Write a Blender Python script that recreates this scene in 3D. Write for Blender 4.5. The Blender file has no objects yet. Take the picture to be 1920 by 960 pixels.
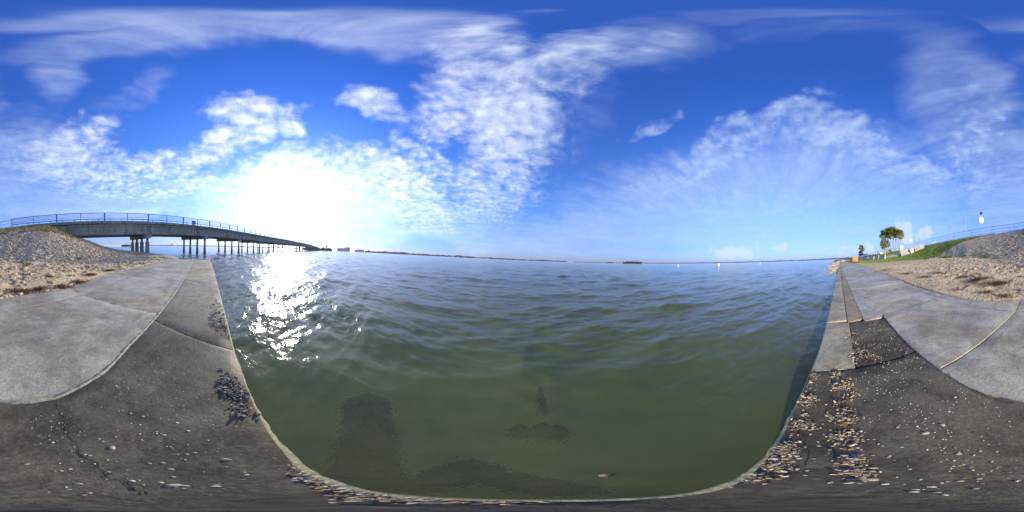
import bpy, bmesh, math, random
import numpy as np
from mathutils import Vector, Matrix, noise as mnoise
R = math.radians
random.seed(7); rng = np.random.default_rng(7)
scn = bpy.context.scene
COL = scn.collection

# ------------------------------------------------------------------ camera
# a 360-degree camera held 1.6 m above the corner of the seawall, leaning about 3 degrees
ZC = 1.6
LATMAX, LATSPAN, TILT = 89.06, 179.06, R(3.09)
def vec(lo, la): return np.array([math.cos(la)*math.sin(lo), math.cos(la)*math.cos(lo), math.sin(la)])
_f = vec(R((1250/1920-0.5)*360), 0); _u = np.array([0, 0, 1.0])
def rot(v):
    a = v@_f; b = v@_u; r = v-a*_f-b*_u; c, s = math.cos(TILT), math.sin(TILT)
    return r+(a*c-b*s)*_f+(a*s+b*c)*_u
def pdir(x, y): return rot(vec(R((x/1920-0.5)*360), R(LATMAX-y/960*LATSPAN)))
def azel(x, y):
    v = pdir(x, y); return math.degrees(math.atan2(v[0], v[1])), math.degrees(math.asin(v[2]))
def gp(x, y, z=0.0):                       # where a line of sight meets the level z
    v = pdir(x, y); return Vector((v[0], v[1], 0))*((ZC-z)/-v[2])+Vector((0, 0, z))
def at(x, y, dist):
    v = pdir(x, y); k = dist/math.hypot(v[0], v[1]); return Vector((v[0]*k, v[1]*k, v[2]*k+ZC))
def pol(az, r, z=0.0): return Vector((math.sin(R(az))*r, math.cos(R(az))*r, z))

cd = bpy.data.cameras.new("camera"); cam = bpy.data.objects.new("camera", cd); COL.objects.link(cam)
cd.type = 'PANO'
_hold = cd if hasattr(cd, 'panorama_type') else cd.cycles
for _h in {cd, getattr(cd, 'cycles', cd)}:
    try:
        _h.panorama_type = 'EQUIRECTANGULAR'
        _h.latitude_max = R(LATMAX); _h.latitude_min = R(LATMAX-LATSPAN)
        _h.longitude_min = -math.pi; _h.longitude_max = math.pi
    except Exception: pass
cd.clip_start = 0.02; cd.clip_end = 60000
fx, fy, fz = Vector(rot(np.array([1., 0, 0]))), Vector(rot(np.array([0, 1., 0]))), Vector(rot(np.array([0, 0, 1.])))
M = Matrix((fx, fz, -fy)).transposed().to_4x4(); M.translation = Vector((0, 0, ZC)); cam.matrix_world = M
scn.camera = cam

# ------------------------------------------------------------------ light and sky
SUN_AZ, SUN_EL = azel(540, 388)
sdir = pol(SUN_AZ, math.cos(R(SUN_EL)), math.sin(R(SUN_EL)))
sl = bpy.data.lights.new("sun", 'SUN'); sl.energy = 4.6; sl.angle = R(0.9); sl.color = (1.0, 0.90, 0.74)
so = bpy.data.objects.new("sun", sl); COL.objects.link(so)
so.rotation_euler = sdir.to_track_quat('Z', 'Y').to_euler(); so.location = (0, 0, 60)
scn.view_settings.view_transform = 'Standard'; scn.view_settings.look = 'None'
scn.view_settings.exposure = 0.75; scn.view_settings.gamma = 1.0; scn.view_settings.use_curve_mapping = False
scn.cycles.max_bounces = 6; scn.cycles.transparent_max_bounces = 8
scn.cycles.sample_clamp_indirect = 6
scn.cycles.use_denoising = True

class NT:
    """short-hand for building node trees"""
    def __init__(s, tree): s.t = tree; s.n = tree.nodes; s.l = tree.links
    def link(s, a, b): s.l.new(a, b)
    def node(s, typ, **kw):
        n = s.n.new(typ)
        for k, v in kw.items(): setattr(n, k, v)
        return n
    def put(s, sock, v):
        if isinstance(v, bpy.types.NodeSocket): s.l.new(v, sock)
        elif v is not None: sock.default_value = v
    def math(s, op, a, b=None, c=None, clamp=False):
        n = s.node('ShaderNodeMath', operation=op, use_clamp=clamp); s.put(n.inputs[0], a)
        if b is not None: s.put(n.inputs[1], b)
        if c is not None: s.put(n.inputs[2], c)
        return n.outputs[0]
    def vm(s, op, a, b=None, scale=None):
        n = s.node('ShaderNodeVectorMath', operation=op); s.put(n.inputs[0], a)
        if b is not None: s.put(n.inputs[1], b)
        if scale is not None: s.put(n.inputs['Scale'], scale)
        return n.outputs['Value'] if op in ('LENGTH', 'DOT_PRODUCT', 'DISTANCE') else n.outputs[0]
    def noise(s, vec, scale, detail=4, rough=0.55, dist=0.0, col=False):
        n = s.node('ShaderNodeTexNoise'); s.put(n.inputs['Vector'], vec); n.inputs['Scale'].default_value = scale
        n.inputs['Detail'].default_value = detail; n.inputs['Roughness'].default_value = rough; n.inputs['Distortion'].default_value = dist
        return n.outputs['Color' if col else 'Fac']
    def vor(s, vec, scale, feature='F1', rnd=1.0, out='Distance'):
        n = s.node('ShaderNodeTexVoronoi', feature=feature); s.put(n.inputs['Vector'], vec)
        n.inputs['Scale'].default_value = scale; n.inputs['Randomness'].default_value = rnd
        return n.outputs[out]
    def ramp(s, v, a, b, lo=0.0, hi=1.0, smooth=True):
        n = s.node('ShaderNodeMapRange', interpolation_type='SMOOTHSTEP' if smooth else 'LINEAR')
        s.put(n.inputs['Value'], v); n.inputs['From Min'].default_value = a; n.inputs['From Max'].default_value = b
        n.inputs['To Min'].default_value = lo; n.inputs['To Max'].default_value = hi
        return n.outputs[0]
    def mix(s, f, a, b, blend='MIX'):
        n = s.node('ShaderNodeMix', data_type='RGBA', blend_type=blend); s.put(n.inputs[0], f)
        for k, v in ((6, a), (7, b)):
            if isinstance(v, (tuple, list)): v = (*v[:3], 1.0)
            s.put(n.inputs[k], v)
        return n.outputs[2]

w = bpy.data.worlds.new("World"); scn.world = w; w.use_nodes = True
try: w.cycles.sampling_method = 'MANUAL'; w.cycles.sample_map_resolution = 1024
except Exception: pass
w.node_tree.nodes.clear(); N = NT(w.node_tree)
geo = N.node('ShaderNodeTexCoord').outputs['Generated']
D = N.vm('NORMALIZE', geo)
sep = N.node('ShaderNodeSeparateXYZ'); N.put(sep.inputs[0], D); dx, dy, dz = sep.outputs
az = N.math('MULTIPLY', N.math('ARCTAN2', dx, dy), 57.29578)
el = N.math('MULTIPLY', N.math('ARCSINE', dz), 57.29578)
sky = N.node('ShaderNodeTexSky', sky_type='NISHITA'); sky.sun_disc = False
sky.sun_elevation = R(SUN_EL); sky.sun_rotation = R(SUN_AZ); sky.altitude = 0
sky.air_density = 1.0; sky.dust_density = 0.3; sky.ozone_density = 3.0
SKY_STRENGTH = 0.11
up = N.ramp(el, 0, 60, 0.0, 1.0, smooth=False)
lowsky = N.ramp(el, -2, 22, 0.0, 1.0)
skyc = N.mix(1.0, sky.outputs[0], N.mix(up, (0.90, 1.14, 1.62), (0.44, 0.88, 2.0)), 'MULTIPLY')
skyc = N.mix(1.0, skyc, N.mix(lowsky, (0.45, 0.47, 0.78), (1, 1, 1)), 'MULTIPLY')
sdot = N.vm('DOT_PRODUCT', D, tuple(sdir))
sang = N.math('MULTIPLY', N.math('ARCCOSINE', N.math('MINIMUM', sdot, 0.999999)), 57.29578)
def gauss(x, sig): return N.math('EXPONENT', N.math('MULTIPLY', N.math('POWER', N.math('DIVIDE', x, sig), 2.0), -1.0))
glow = N.math('ADD', N.math('MULTIPLY', gauss(sang, 7.0), 13.0), N.math('MULTIPLY', gauss(sang, 20.0), 0.85))
# cloud fields: where in the sky the real banks stand, each with its own extent, slant and density
V = N.node('ShaderNodeCombineXYZ'); N.put(V.inputs[0], az); N.put(V.inputs[1], el)
warp = N.noise(D, 3.0, 3, 0.6, col=True)
VW = N.vm('ADD', V.outputs[0], N.vm('MULTIPLY', N.vm('SUBTRACT', warp, (0.5, 0.5, 0.5)), (26, 18, 0)))
def field(blobs):
    tot = None
    for (px, py, sx, sy, ang, wt) in blobs:
        a, e = azel(px, py)
        v = N.vm('SUBTRACT', VW, (a, e, 0))
        if abs(a) > 125:                       # the bearing wraps round at 180 degrees
            sv = N.node('ShaderNodeSeparateXYZ'); N.put(sv.inputs[0], v); wx = N.math('WRAP', sv.outputs[0], 180.0, -180.0)
            cv = N.node('ShaderNodeCombineXYZ'); N.put(cv.inputs[0], wx); N.put(cv.inputs[1], sv.outputs[1]); v = cv.outputs[0]
        r = N.node('ShaderNodeVectorRotate', rotation_type='Z_AXIS'); N.put(r.inputs['Vector'], v); r.inputs['Angle'].default_value = R(-ang)
        k = N.vm('LENGTH', N.vm('MULTIPLY', r.outputs[0], (1/(sx*.1875), 1/(sy*.1875), 0)))
        m = N.ramp(k, 1.55, 0.45, 0.0, wt)
        tot = m if tot is None else N.math('MAXIMUM', tot, m)
    return tot
# (pixel centre, half width, half height in photo pixels, slant anticlockwise, density)
rip = field([(900, 110, 150, 85, -25, .88), (960, 230, 120, 120, -50, .98), (940, 330, 90, 110, -60, .80), (850, 190, 90, 110, -50, .75), (1060, 120, 150, 75, 10, .70),
    (700, 195, 95, 32, -12, .72), (800, 300, 100, 32, -35, .70), (860, 330, 80, 30, -30, .6), (1215, 230, 80, 20, 22, .72), (1190, 60, 180, 50, 5, .55),
    (1380, 262, 210, 36, 24, .74), (1560, 240, 130, 42, -12, .82), (1680, 300, 140, 34, -28, .72), (480, 210, 85, 40, -5, .86),
    (430, 262, 150, 30, 27, .86), (540, 240, 70, 22, -20, .8), (130, 285, 120, 55, 25, .82), (240, 320, 170, 42, 5, .78), (350, 350, 130, 22, 4, .74),
    (1830, 270, 60, 120, 0, .62), (640, 330, 70, 60, -20, .85), (540, 330, 110, 60, 0, .95), (740, 330, 110, 50, -20, .92), (780, 385, 120, 50, -12, .72)])
veil = field([(1400, 350, 360, 100, 8, .86), (1640, 355, 210, 85, -10, .70), (1180, 425, 300, 50, 10, .80), (1800, 200, 110, 170, 0, .62), (1890, 330, 90, 130, 0, .72), (40, 330, 120, 130, 0, .66),
    (250, 75, 260, 45, 6, .62), (700, 60, 340, 44, -4, .62), (1150, 90, 260, 60, 8, .62), (500, 30, 500, 30, 0, .62), (1400, 30, 400, 20, 0, .45), (1100, 200, 60, 160, -20, .35), (100, 130, 60, 60, 35, .55), (260, 165, 100, 26, 30, .42), (1500, 60, 300, 26, 0, .40),
    (560, 400, 260, 80, 0, .8), (850, 420, 200, 45, -8, .62), (150, 385, 260, 40, 0, .68), (1450, 440, 480, 48, 0, .78)])
cum = field([(1375, 468, 42, 14, 5, .95), (1475, 462, 30, 10, 0, .72), (1310, 478, 30, 7, 0, .6), (1701, 440, 16, 22, 0, 1.0), (1740, 446, 16, 17, 0, .85),
    (1590, 464, 26, 14, 0, .72), (1630, 458, 22, 14, 0, .7)])
low = N.math('ADD', dz, 0.10)
P = N.node('ShaderNodeCombineXYZ'); N.put(P.inputs[0], N.math('DIVIDE', dx, low)); N.put(P.inputs[1], N.math('DIVIDE', dy, low))
P = P.outputs[0]
pw = N.vm('ADD', P, N.vm('SCALE', N.vm('SUBTRACT', N.noise(P, 2.2, 3, .6, col=True), (0.5, 0.5, 0.5)), scale=0.16))
cells = N.math('SUBTRACT', 1.0, N.vor(pw, 13.0, 'SMOOTH_F1')); fine = N.math('ADD', N.math('MULTIPLY', N.noise(pw, 19.0, 6, 0.66, 0.0), 0.55), N.math('MULTIPLY', cells, 0.33))
mid = N.noise(pw, 4.6, 6, 0.66, 0.08)
stv = N.node('ShaderNodeMapping', vector_type='POINT'); N.put(stv.inputs[0], P); stv.inputs['Rotation'].default_value = (0, 0, R(35)); stv.inputs['Scale'].default_value = (1.0, 3.6, 1)
strk = N.noise(stv.outputs[0], 1.7, 7, 0.66, 0.6)
bands = N.noise(N.vm('MULTIPLY', D, (1.6, 1.6, 11.0)), 1.6, 7, 0.62, 0.5)
lowmix = N.ramp(el, 26, 8)
strk = N.math('ADD', N.math('MULTIPLY', strk, N.math('SUBTRACT', 1.0, lowmix)), N.math('MULTIPLY', bands, lowmix))
def shp(mask, n, a, lo, hi):
    return N.ramp(N.math('ADD', mask, N.math('MULTIPLY', N.math('SUBTRACT', n, 0.5), a)), lo, hi)
nr = N.math('ADD', N.math('MULTIPLY', fine, 0.6), N.math('MULTIPLY', mid, 0.4))
c1 = N.math('MULTIPLY', N.math('MULTIPLY', 0.93, shp(rip, nr, 2.5, 0.24, 1.45)), N.ramp(rip, 0.05, 0.45))
ns = N.math('ADD', N.math('MULTIPLY', strk, 0.7), N.math('MULTIPLY', fine, 0.3))
c2 = N.math('MULTIPLY', N.math('MULTIPLY', shp(veil, ns, 1.35, 0.12, 1.45), 0.74), N.ramp(veil, 0.0, 0.62))
cn = N.noise(V.outputs[0], 0.32, 5, 0.6)
c3 = N.math('MULTIPLY', shp(cum, cn, 2.4, 0.35, 0.95), 0.55)
c3 = N.math('MULTIPLY', c3, N.ramp(cum, 0.05, 0.4))
cumulus = c3
inv = N.math('MULTIPLY', N.math('MULTIPLY', N.math('SUBTRACT', 1.0, c1), N.math('SUBTRACT', 1.0, c2)), N.math('SUBTRACT', 1.0, c3))
cov = N.math('MULTIPLY', N.math('SUBTRACT', 1.0, inv), N.ramp(el, -0.5, 3.0, 0.35, 1.0))
# colour of clouds: white towards the sun, bluish where they are thin and high
near = N.ramp(sang, 105, 25)
ccol = N.mix(near, (3.2, 4.0, 5.6), (7.6, 7.9, 8.4))
ccol = N.vm('SCALE', ccol, scale=N.math('ADD', 0.80, N.math('MULTIPLY', mid, 0.42)))
ccol = N.mix(cumulus, ccol, (4.9, 5.2, 5.9))
skyg = N.vm('ADD', skyc, N.vm('SCALE', (1.0, 1.02, 1.08), scale=glow))
cg = N.vm('ADD', ccol, N.vm('SCALE', (1.0, 0.99, 0.97), scale=N.math('MULTIPLY', glow, 1.25)))
skyf = N.mix(cov, skyg, cg)
bg = N.node('ShaderNodeBackground'); N.put(bg.inputs[0], skyf); bg.inputs[1].default_value = SKY_STRENGTH
ow = N.node('ShaderNodeOutputWorld'); N.link(bg.outputs[0], ow.inputs[0])

# ------------------------------------------------------------------ object helpers
def tag(o, label=None, cat=None, group=None, kind=None):
    if label: o['label'] = label
    if cat: o['category'] = cat
    if group: o['group'] = group
    if kind: o['kind'] = kind
    return o
def empty(name, loc=(0, 0, 0), rz=0.0, parent=None):
    o = bpy.data.objects.new(name, None); COL.objects.link(o); o.location = loc; o.rotation_euler = (0, 0, rz); o.empty_display_size = 0.3
    if parent: o.parent = parent
    return o
def copy_tree(o, parent=None):
    c = o.copy(); COL.objects.link(c)
    if parent: c.parent = parent
    for ch in list(o.children): copy_tree(ch, c)
    return c
class MB:
    """collects vertices and faces, then links them as one mesh object"""
    def __init__(s): s.v = []; s.f = []
    def add(s, vs, fs):
        b = len(s.v); s.v += [tuple(p) for p in vs]; s.f += [tuple(b+i for i in f) for f in fs]; return s
    def box(s, c, size, rz=0.0, M=None, bev=0.0):
        hx, hy, hz = size[0]/2, size[1]/2, size[2]/2
        if bev <= 0:
            vs = [Vector((sx*hx, sy*hy, sz*hz)) for sz in (-1, 1) for sx, sy in ((-1, -1), (1, -1), (1, 1), (-1, 1))]
            fs = [(3, 2, 1, 0), (4, 5, 6, 7), (0, 1, 5, 4), (1, 2, 6, 5), (2, 3, 7, 6), (3, 0, 4, 7)]
        else:
            b = bev; vs = []; fs = []
            o8 = [(-hx+b, -hy), (hx-b, -hy), (hx, -hy+b), (hx, hy-b), (hx-b, hy), (-hx+b, hy), (-hx, hy-b), (-hx, -hy+b)]
            i8 = [(x*(hx-b)/hx, y*(hy-b)/hy) for x, y in o8]
            for ring, z in ((i8, -hz), (o8, -hz+b), (o8, hz-b), (i8, hz)): vs += [Vector((x, y, z)) for x, y in ring]
            for k in range(3):
                for i in range(8): j = (i+1) % 8; fs.append((k*8+i, k*8+j, k*8+8+j, k*8+8+i))
            fs.append(tuple(range(7, -1, -1))); fs.append(tuple(range(24, 32)))
        m = M if M is not None else Matrix.Translation(Vector(c)) @ Matrix.Rotation(rz, 4, 'Z')
        if M is not None: m = M @ Matrix.Translation(Vector(c))
        return s.add([m @ p for p in vs], fs)
    def bar(s, a, b, w, h=None):
        a, b = Vector(a), Vector(b); h = h or w; d = b-a; L = d.length
        if L < 1e-6: return s
        q = d.to_track_quat('X', 'Z').to_matrix().to_4x4(); q.translation = (a+b)/2
        return s.box((0, 0, 0), (L, w, h), M=q)
    def tube(s, pts, rad, n=8, cap=True):
        pts = [Vector(p) for p in pts]; rings = []
        rr = rad if isinstance(rad, (list, tuple)) else [rad]*len(pts)
        for i, p in enumerate(pts):
            d = (pts[min(i+1, len(pts)-1)]-pts[max(i-1, 0)]).normalized()
            q = d.to_track_quat('Z', 'X')
            rings.append([p + q @ Vector((math.cos(2*math.pi*k/n)*rr[i], math.sin(2*math.pi*k/n)*rr[i], 0)) for k in range(n)])
        fs = []
        for i in range(len(pts)-1):
            for k in range(n): j = (k+1) % n; fs.append((i*n+k, i*n+j, i*n+n+j, i*n+n+k))
        if cap: fs.append(tuple(range(n-1, -1, -1))); fs.append(tuple(range((len(pts)-1)*n, len(pts)*n)))
        return s.add([p for r in rings for p in r], fs)
    def build(s, name, mat, parent=None, smooth=False, kind=None):
        me = bpy.data.meshes.new(name); me.from_pydata([tuple(v) for v in s.v], [], s.f); me.update()
        if smooth: me.shade_smooth()
        if mat: me.materials.append(mat)
        o = bpy.data.objects.new(name, me); COL.objects.link(o)
        if parent: o.parent = parent
        if kind: o['kind'] = kind
        return o
def np_mesh(name, verts, quads, mat, smooth=True, parent=None, kind=None):
    """fast mesh from numpy arrays; quads is (n,3) or (n,4)"""
    me = bpy.data.meshes.new(name); verts = np.asarray(verts, np.float32); quads = np.asarray(quads, np.int32)
    k = quads.shape[1]
    me.vertices.add(len(verts)); me.vertices.foreach_set('co', verts.ravel())
    me.loops.add(quads.size); me.loops.foreach_set('vertex_index', quads.ravel())
    me.polygons.add(len(quads)); me.polygons.foreach_set('loop_start', np.arange(0, quads.size, k, dtype=np.int32))
    me.polygons.foreach_set('loop_total', np.full(len(quads), k, np.int32))
    me.update(calc_edges=True); me.validate()
    if smooth: me.shade_smooth()
    if mat: me.materials.append(mat)
    o = bpy.data.objects.new(name, me); COL.objects.link(o)
    if parent: o.parent = parent
    if kind: o['kind'] = kind
    return o
def grid_quads(nu, nv, wrap=False):
    i = np.arange(nu if wrap else nu-1)[:, None]; j = np.arange(nv-1)[None, :]; i2 = (i+1) % nu
    return np.stack([i*nv+j, i2*nv+j, i2*nv+j+1, i*nv+j+1], -1).reshape(-1, 4)
# numpy value noise
_perm = rng.random((256, 256))
def vnoise(x, y):
    x = np.asarray(x, float); y = np.asarray(y, float)
    xi = np.floor(x).astype(int); yi = np.floor(y).astype(int); fx_ = x-xi; fy_ = y-yi
    fx_ = fx_*fx_*(3-2*fx_); fy_ = fy_*fy_*(3-2*fy_)
    g = lambda a, b: _perm[a & 255, b & 255]
    return (g(xi, yi)*(1-fx_)+g(xi+1, yi)*fx_)*(1-fy_)+(g(xi, yi+1)*(1-fx_)+g(xi+1, yi+1)*fx_)*fy_
def fbm(x, y, oct=4):
    t = 0; a = 0.5
    for k in range(oct): t = t+a*(vnoise(x*2**k+17*k, y*2**k+31*k)-0.5); a *= 0.55
    return t

# ------------------------------------------------------------------ materials
def material(name, build, rough=0.8, spec=0.3):
    m = bpy.data.materials.new(name); m.use_nodes = True; t = m.node_tree; t.nodes.clear(); n = NT(t)
    b = n.node('ShaderNodeBsdfPrincipled'); b.inputs['Roughness'].default_value = rough
    b.inputs['Specular IOR Level'].default_value = spec
    o = n.node('ShaderNodeOutputMaterial'); n.link(b.outputs[0], o.inputs[0])
    tc = n.node('ShaderNodeNewGeometry').outputs['Position']
    build(n, b, tc); return m
def bump(n, b, h, strength=0.4, dist=0.02):
    k = n.node('ShaderNodeBump'); k.inputs['Strength'].default_value = strength; k.inputs['Distance'].default_value = dist
    n.put(k.inputs['Height'], h); n.link(k.outputs[0], b.inputs['Normal']); return k
def plain(name, col, rough=0.7, var=0.25, scale=3.0, bmp=0.15, metal=0.0, spec=0.3, bd=0.01):
    def f(n, b, p):
        v = n.noise(p, scale, 6, 0.6)
        c = n.mix(n.ramp(v, 0.25, 0.75), tuple(x*(1-var) for x in col), tuple(min(1, x*(1+var)) for x in col))
        n.link(c, b.inputs['Base Color']); b.inputs['Metallic'].default_value = metal
        bump(n, b, n.noise(p, scale*12, 4), bmp, bd)
    return material(name, f, rough, spec)
def varied(name, cols, rough=0.8, spec=0.2, bmp=0.3, nscale=8.0, trans=0.0):
    """colour differs from piece to piece (mesh island)"""
    def f(n, b, p):
        r = n.node('ShaderNodeNewGeometry').outputs['Random Per Island']
        cr = n.node('ShaderNodeValToRGB'); n.put(cr.inputs[0], r)
        e = cr.color_ramp.elements
        while len(e) < len(cols): e.new(0.5)
        for i, c in enumerate(cols): e[i].position = i/(len(cols)-1); e[i].color = (*c, 1)
        v = n.noise(p, nscale, 5, 0.65)
        c = n.mix(1.0, cr.outputs[0], n.mix(v, (0.55, 0.55, 0.55), (1.35, 1.33, 1.28)), 'MULTIPLY')
        n.link(c, b.inputs['Base Color']); bump(n, b, n.noise(p, nscale*4, 4), bmp, 0.02)
        if trans:
            b.inputs['Subsurface Weight'].default_value = 0.0
    return material(name, f, rough, spec)

def concrete_build(dark, light, warm, speck, wet, dry=None):
    def f(n, b, p):
        big = n.noise(p, 0.55, 5, 0.6, 0.6); med = n.noise(p, 2.6, 6, 0.65, 0.4); fin = n.noise(p, 38, 5, 0.6); gr = n.noise(p, 160, 3, 0.6)
        c = n.mix(n.ramp(n.math('ADD', n.math('MULTIPLY', big, .6), n.math('MULTIPLY', med, .4)), 0.38, 0.62), dark, light)
        if dry:      # the algae thins out westwards along the band, where the slab is washed and dry
            px_ = n.node('ShaderNodeSeparateXYZ'); n.put(px_.inputs[0], p)
            k = n.math('ADD', px_.outputs[0], n.math('MULTIPLY', n.math('SUBTRACT', med, 0.5), 3.4))
            c = n.mix(n.ramp(k, -1.3, -4.6), c, n.mix(med, dry[0], dry[1]))
        c = n.mix(n.math('MULTIPLY', n.ramp(n.noise(p, 1.7, 5, 0.7, 1.0), 0.56, 0.72), 0.55), c, warm)
        c = n.mix(n.math('MULTIPLY', n.ramp(n.noise(p, 1.1, 6, 0.72, 1.5), 0.60, 0.66), 0.35), c, tuple(x*1.35 for x in light))
        c = n.mix(1.0, c, n.mix(n.ramp(fin, .3, .7), (0.72, 0.72, 0.72), (1.24, 1.22, 1.18)), 'MULTIPLY')
        if speck:
            s1 = n.ramp(n.vor(p, 46), 0.13, 0.07); g1 = n.ramp(n.noise(p, 2.2, 4, .7), 0.50, 0.66)
            c = n.mix(n.math('MULTIPLY', n.math('MULTIPLY', s1, g1), 0.75), c, (0.42, 0.40, 0.34))
        st = n.noise(p, 3.4, 7, 0.78, 0.8); c = n.mix(n.math('MULTIPLY', n.ramp(st, 0.50, 0.60), 0.42), c, tuple(x*0.8 for x in dark))
        st2 = n.noise(p, 6.5, 6, 0.75, 1.2); c = n.mix(n.math('MULTIPLY', n.ramp(st2, 0.56, 0.66), 0.30), c, tuple(min(1, x*1.3) for x in light))
        pit = n.ramp(n.vor(p, 21), 0.10, 0.04); gp_ = n.ramp(n.noise(p, 1.6, 3, .6), 0.52, 0.64)
        pit = n.math('MULTIPLY', pit, gp_)
        c = n.mix(n.math('MULTIPLY', pit, 0.6), c, (0.02, 0.02, 0.018))
        # rust-brown spots, thin hairline cracks
        ru = n.math('MULTIPLY', n.ramp(n.noise(p, 9, 5, .7, .5), 0.66, 0.74), n.ramp(n.noise(p, .8, 2), 0.50, 0.62))
        c = n.mix(n.math('MULTIPLY', ru, 0.5), c, (0.20, 0.085, 0.035))
        n.link(c, b.inputs['Base Color'])
        r = n.ramp(n.noise(p, 0.9, 4, .6, .5), 0.42, 0.60, 0.85-wet, 0.88)
        n.put(b.inputs['Roughness'], r)
        h = n.math('ADD', n.math('ADD', n.math('MULTIPLY', fin, 0.5), n.math('MULTIPLY', gr, 0.22)), n.math('MULTIPLY', pit, -1.2))
        h = n.math('ADD', h, n.math('MULTIPLY', med, 1.6))
        bump(n, b, h, 0.55, 0.012)
    return f
M_CAP = material('algae_stained_concrete', concrete_build((0.036, 0.029, 0.017), (0.148, 0.120, 0.073), (0.165, 0.115, 0.058), True, 0.25, ((0.15, 0.125, 0.082), (0.36, 0.31, 0.215))), 0.7, 0.35)
M_CAPL = material('weathered_cap_concrete', concrete_build((0.19, 0.163, 0.102), (0.38, 0.335, 0.225), (0.37, 0.28, 0.15), True, 0.2), 0.7, 0.35)
M_SLAB = material('grey_slab_concrete', concrete_build((0.225, 0.190, 0.127), (0.45, 0.395, 0.282), (0.40, 0.32, 0.18), False, 0.42), 0.7, 0.45)
M_TAN = material('tan_patch_concrete', concrete_build((0.19, 0.145, 0.09), (0.31, 0.245, 0.16), (0.33, 0.24, 0.14), True, 0.1), 0.8, 0.3)
M_WALL = material('wet_seawall_concrete', concrete_build((0.03, 0.034, 0.026), (0.085, 0.085, 0.065), (0.09, 0.085, 0.04), False, 0.4), 0.5, 0.4)
def bridge_con(n, b, p):
    v = n.noise(p, 0.35, 6, .65, .5)
    mp = n.node('ShaderNodeMapping'); n.put(mp.inputs[0], p); mp.inputs['Scale'].default_value = (1.2, 1.2, 0.12)
    st = n.noise(mp.outputs[0], 1.4, 5, .7)
    c = n.mix(n.ramp(v, .35, .65), (0.24, 0.225, 0.19), (0.38, 0.355, 0.30))
    c = n.mix(n.math('MULTIPLY', n.ramp(st, .47, .64), .7), c, (0.10, 0.092, 0.075))
    n.link(c, b.inputs['Base Color']); bump(n, b, n.noise(p, 6, 5), .2, .02)
M_BRIDGE = material('bridge_concrete', bridge_con, 0.85, 0.2)
def jacket_mat(n, b, p):
    z = n.node('ShaderNodeSeparateXYZ'); n.put(z.inputs[0], p); v = n.noise(p, 3, 5, .7)
    lev = n.math('ADD', z.outputs[2], n.math('MULTIPLY', v, .7))
    c = n.mix(n.ramp(lev, .15, .55), (0.035, 0.035, 0.025), n.mix(v, (0.22, 0.21, 0.18), (0.38, 0.365, 0.32))); n.link(c, b.inputs['Base Color']); bump(n, b, n.noise(p, 9, 4), .3, .02)
M_JACK = material('pile_jacket_concrete', jacket_mat, .85, .2)
M_STEEL = plain('blue_grey_painted_steel', (0.12, 0.20, 0.38), 0.45, .2, 2.0, .05, .3)
M_GALV = plain('galvanised_steel', (0.48, 0.50, 0.52), 0.4, .15, 2.0, .05, .6)
M_WHITE = plain('white_painted_metal', (0.62, 0.62, 0.58), 0.5, .06, 2.0, .05)
M_DARK = plain('black_painted_metal', (0.03, 0.035, 0.05), 0.4, .2, 5.0)
M_WOODP = plain('weathered_pole_wood', (0.34, 0.31, 0.27), 0.85, .3, 2.0)
M_BARR = plain('pale_barrier_concrete', (0.40, 0.38, 0.32), 0.85, .25, .8)
M_ORNG = plain('orange_painted_concrete', (0.72, 0.27, 0.07), 0.7, .15, 2.0)
M_JOINT = plain('shelly_joint_filler', (0.33, 0.29, 0.21), 0.95, .5, 60.0, .8)
M_CRACK = plain('dark_crack_grime', (0.015, 0.014, 0.012), 0.95, .3, 20)
M_ASPH = plain('road_asphalt', (0.055, 0.055, 0.055), 0.9, .2, 2.0)
M_STONE = varied('riprap_stone', [(0.27, 0.22, 0.145), (0.39, 0.32, 0.215), (0.48, 0.39, 0.255), (0.31, 0.25, 0.165), (0.46, 0.345, 0.20)], 0.92, .15, .6, 5)
M_ROCK = varied('tan_shore_rock', [(0.34, 0.27, 0.18), (0.45, 0.36, 0.25), (0.28, 0.24, 0.17)], 0.9, .15, .6, 3)
M_GRAVEL = varied('grey_gravel_stone', [(0.34, 0.275, 0.185), (0.58, 0.48, 0.335), (0.44, 0.36, 0.25)], 0.95, .1, .3, 6)
M_SHELL = varied('bleached_shell', [(0.34, 0.27, 0.17), (0.52, 0.45, 0.33), (0.20, 0.14, 0.075), (0.36, 0.25, 0.13), (0.11, 0.085, 0.055)], 0.7, .3, .3, 60)
M_SHELLW = varied('white_shell_chip', [(0.46, 0.39, 0.28), (0.64, 0.58, 0.46), (0.30, 0.21, 0.12), (0.54, 0.46, 0.33), (0.22, 0.17, 0.11)], 0.7, .3, .3, 60)
M_SHELLD = varied('dark_oyster_shell', [(0.10, 0.082, 0.058), (0.32, 0.26, 0.175), (0.18, 0.145, 0.10), (0.44, 0.36, 0.25)], 0.75, .3, .3, 60)
M_WEED = varied('dry_brown_seaweed', [(0.10, 0.055, 0.028), (0.20, 0.11, 0.055), (0.14, 0.085, 0.05), (0.07, 0.045, 0.03)], 0.9, .1, .1, 20)
M_SUBW = varied('submerged_dark_weed', [(0.004, 0.005, 0.003), (0.010, 0.010, 0.005), (0.007, 0.008, 0.004)], 0.95, .0, .1, 10)
M_GRASS = varied('green_grass_blade', [(0.085, 0.14, 0.03), (0.13, 0.19, 0.045), (0.19, 0.23, 0.07), (0.10, 0.16, 0.035)], 0.8, .1, .0, 3)
M_DRYG = varied('dry_grass_blade', [(0.24, 0.19, 0.09), (0.32, 0.26, 0.14), (0.18, 0.17, 0.07), (0.13, 0.16, 0.045)], 0.85, .1, .0, 3)
M_PALM = varied('palm_frond', [(0.10, 0.15, 0.035), (0.16, 0.20, 0.05), (0.08, 0.12, 0.03), (0.22, 0.23, 0.07)], 0.6, .3, .0, 3)
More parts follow.
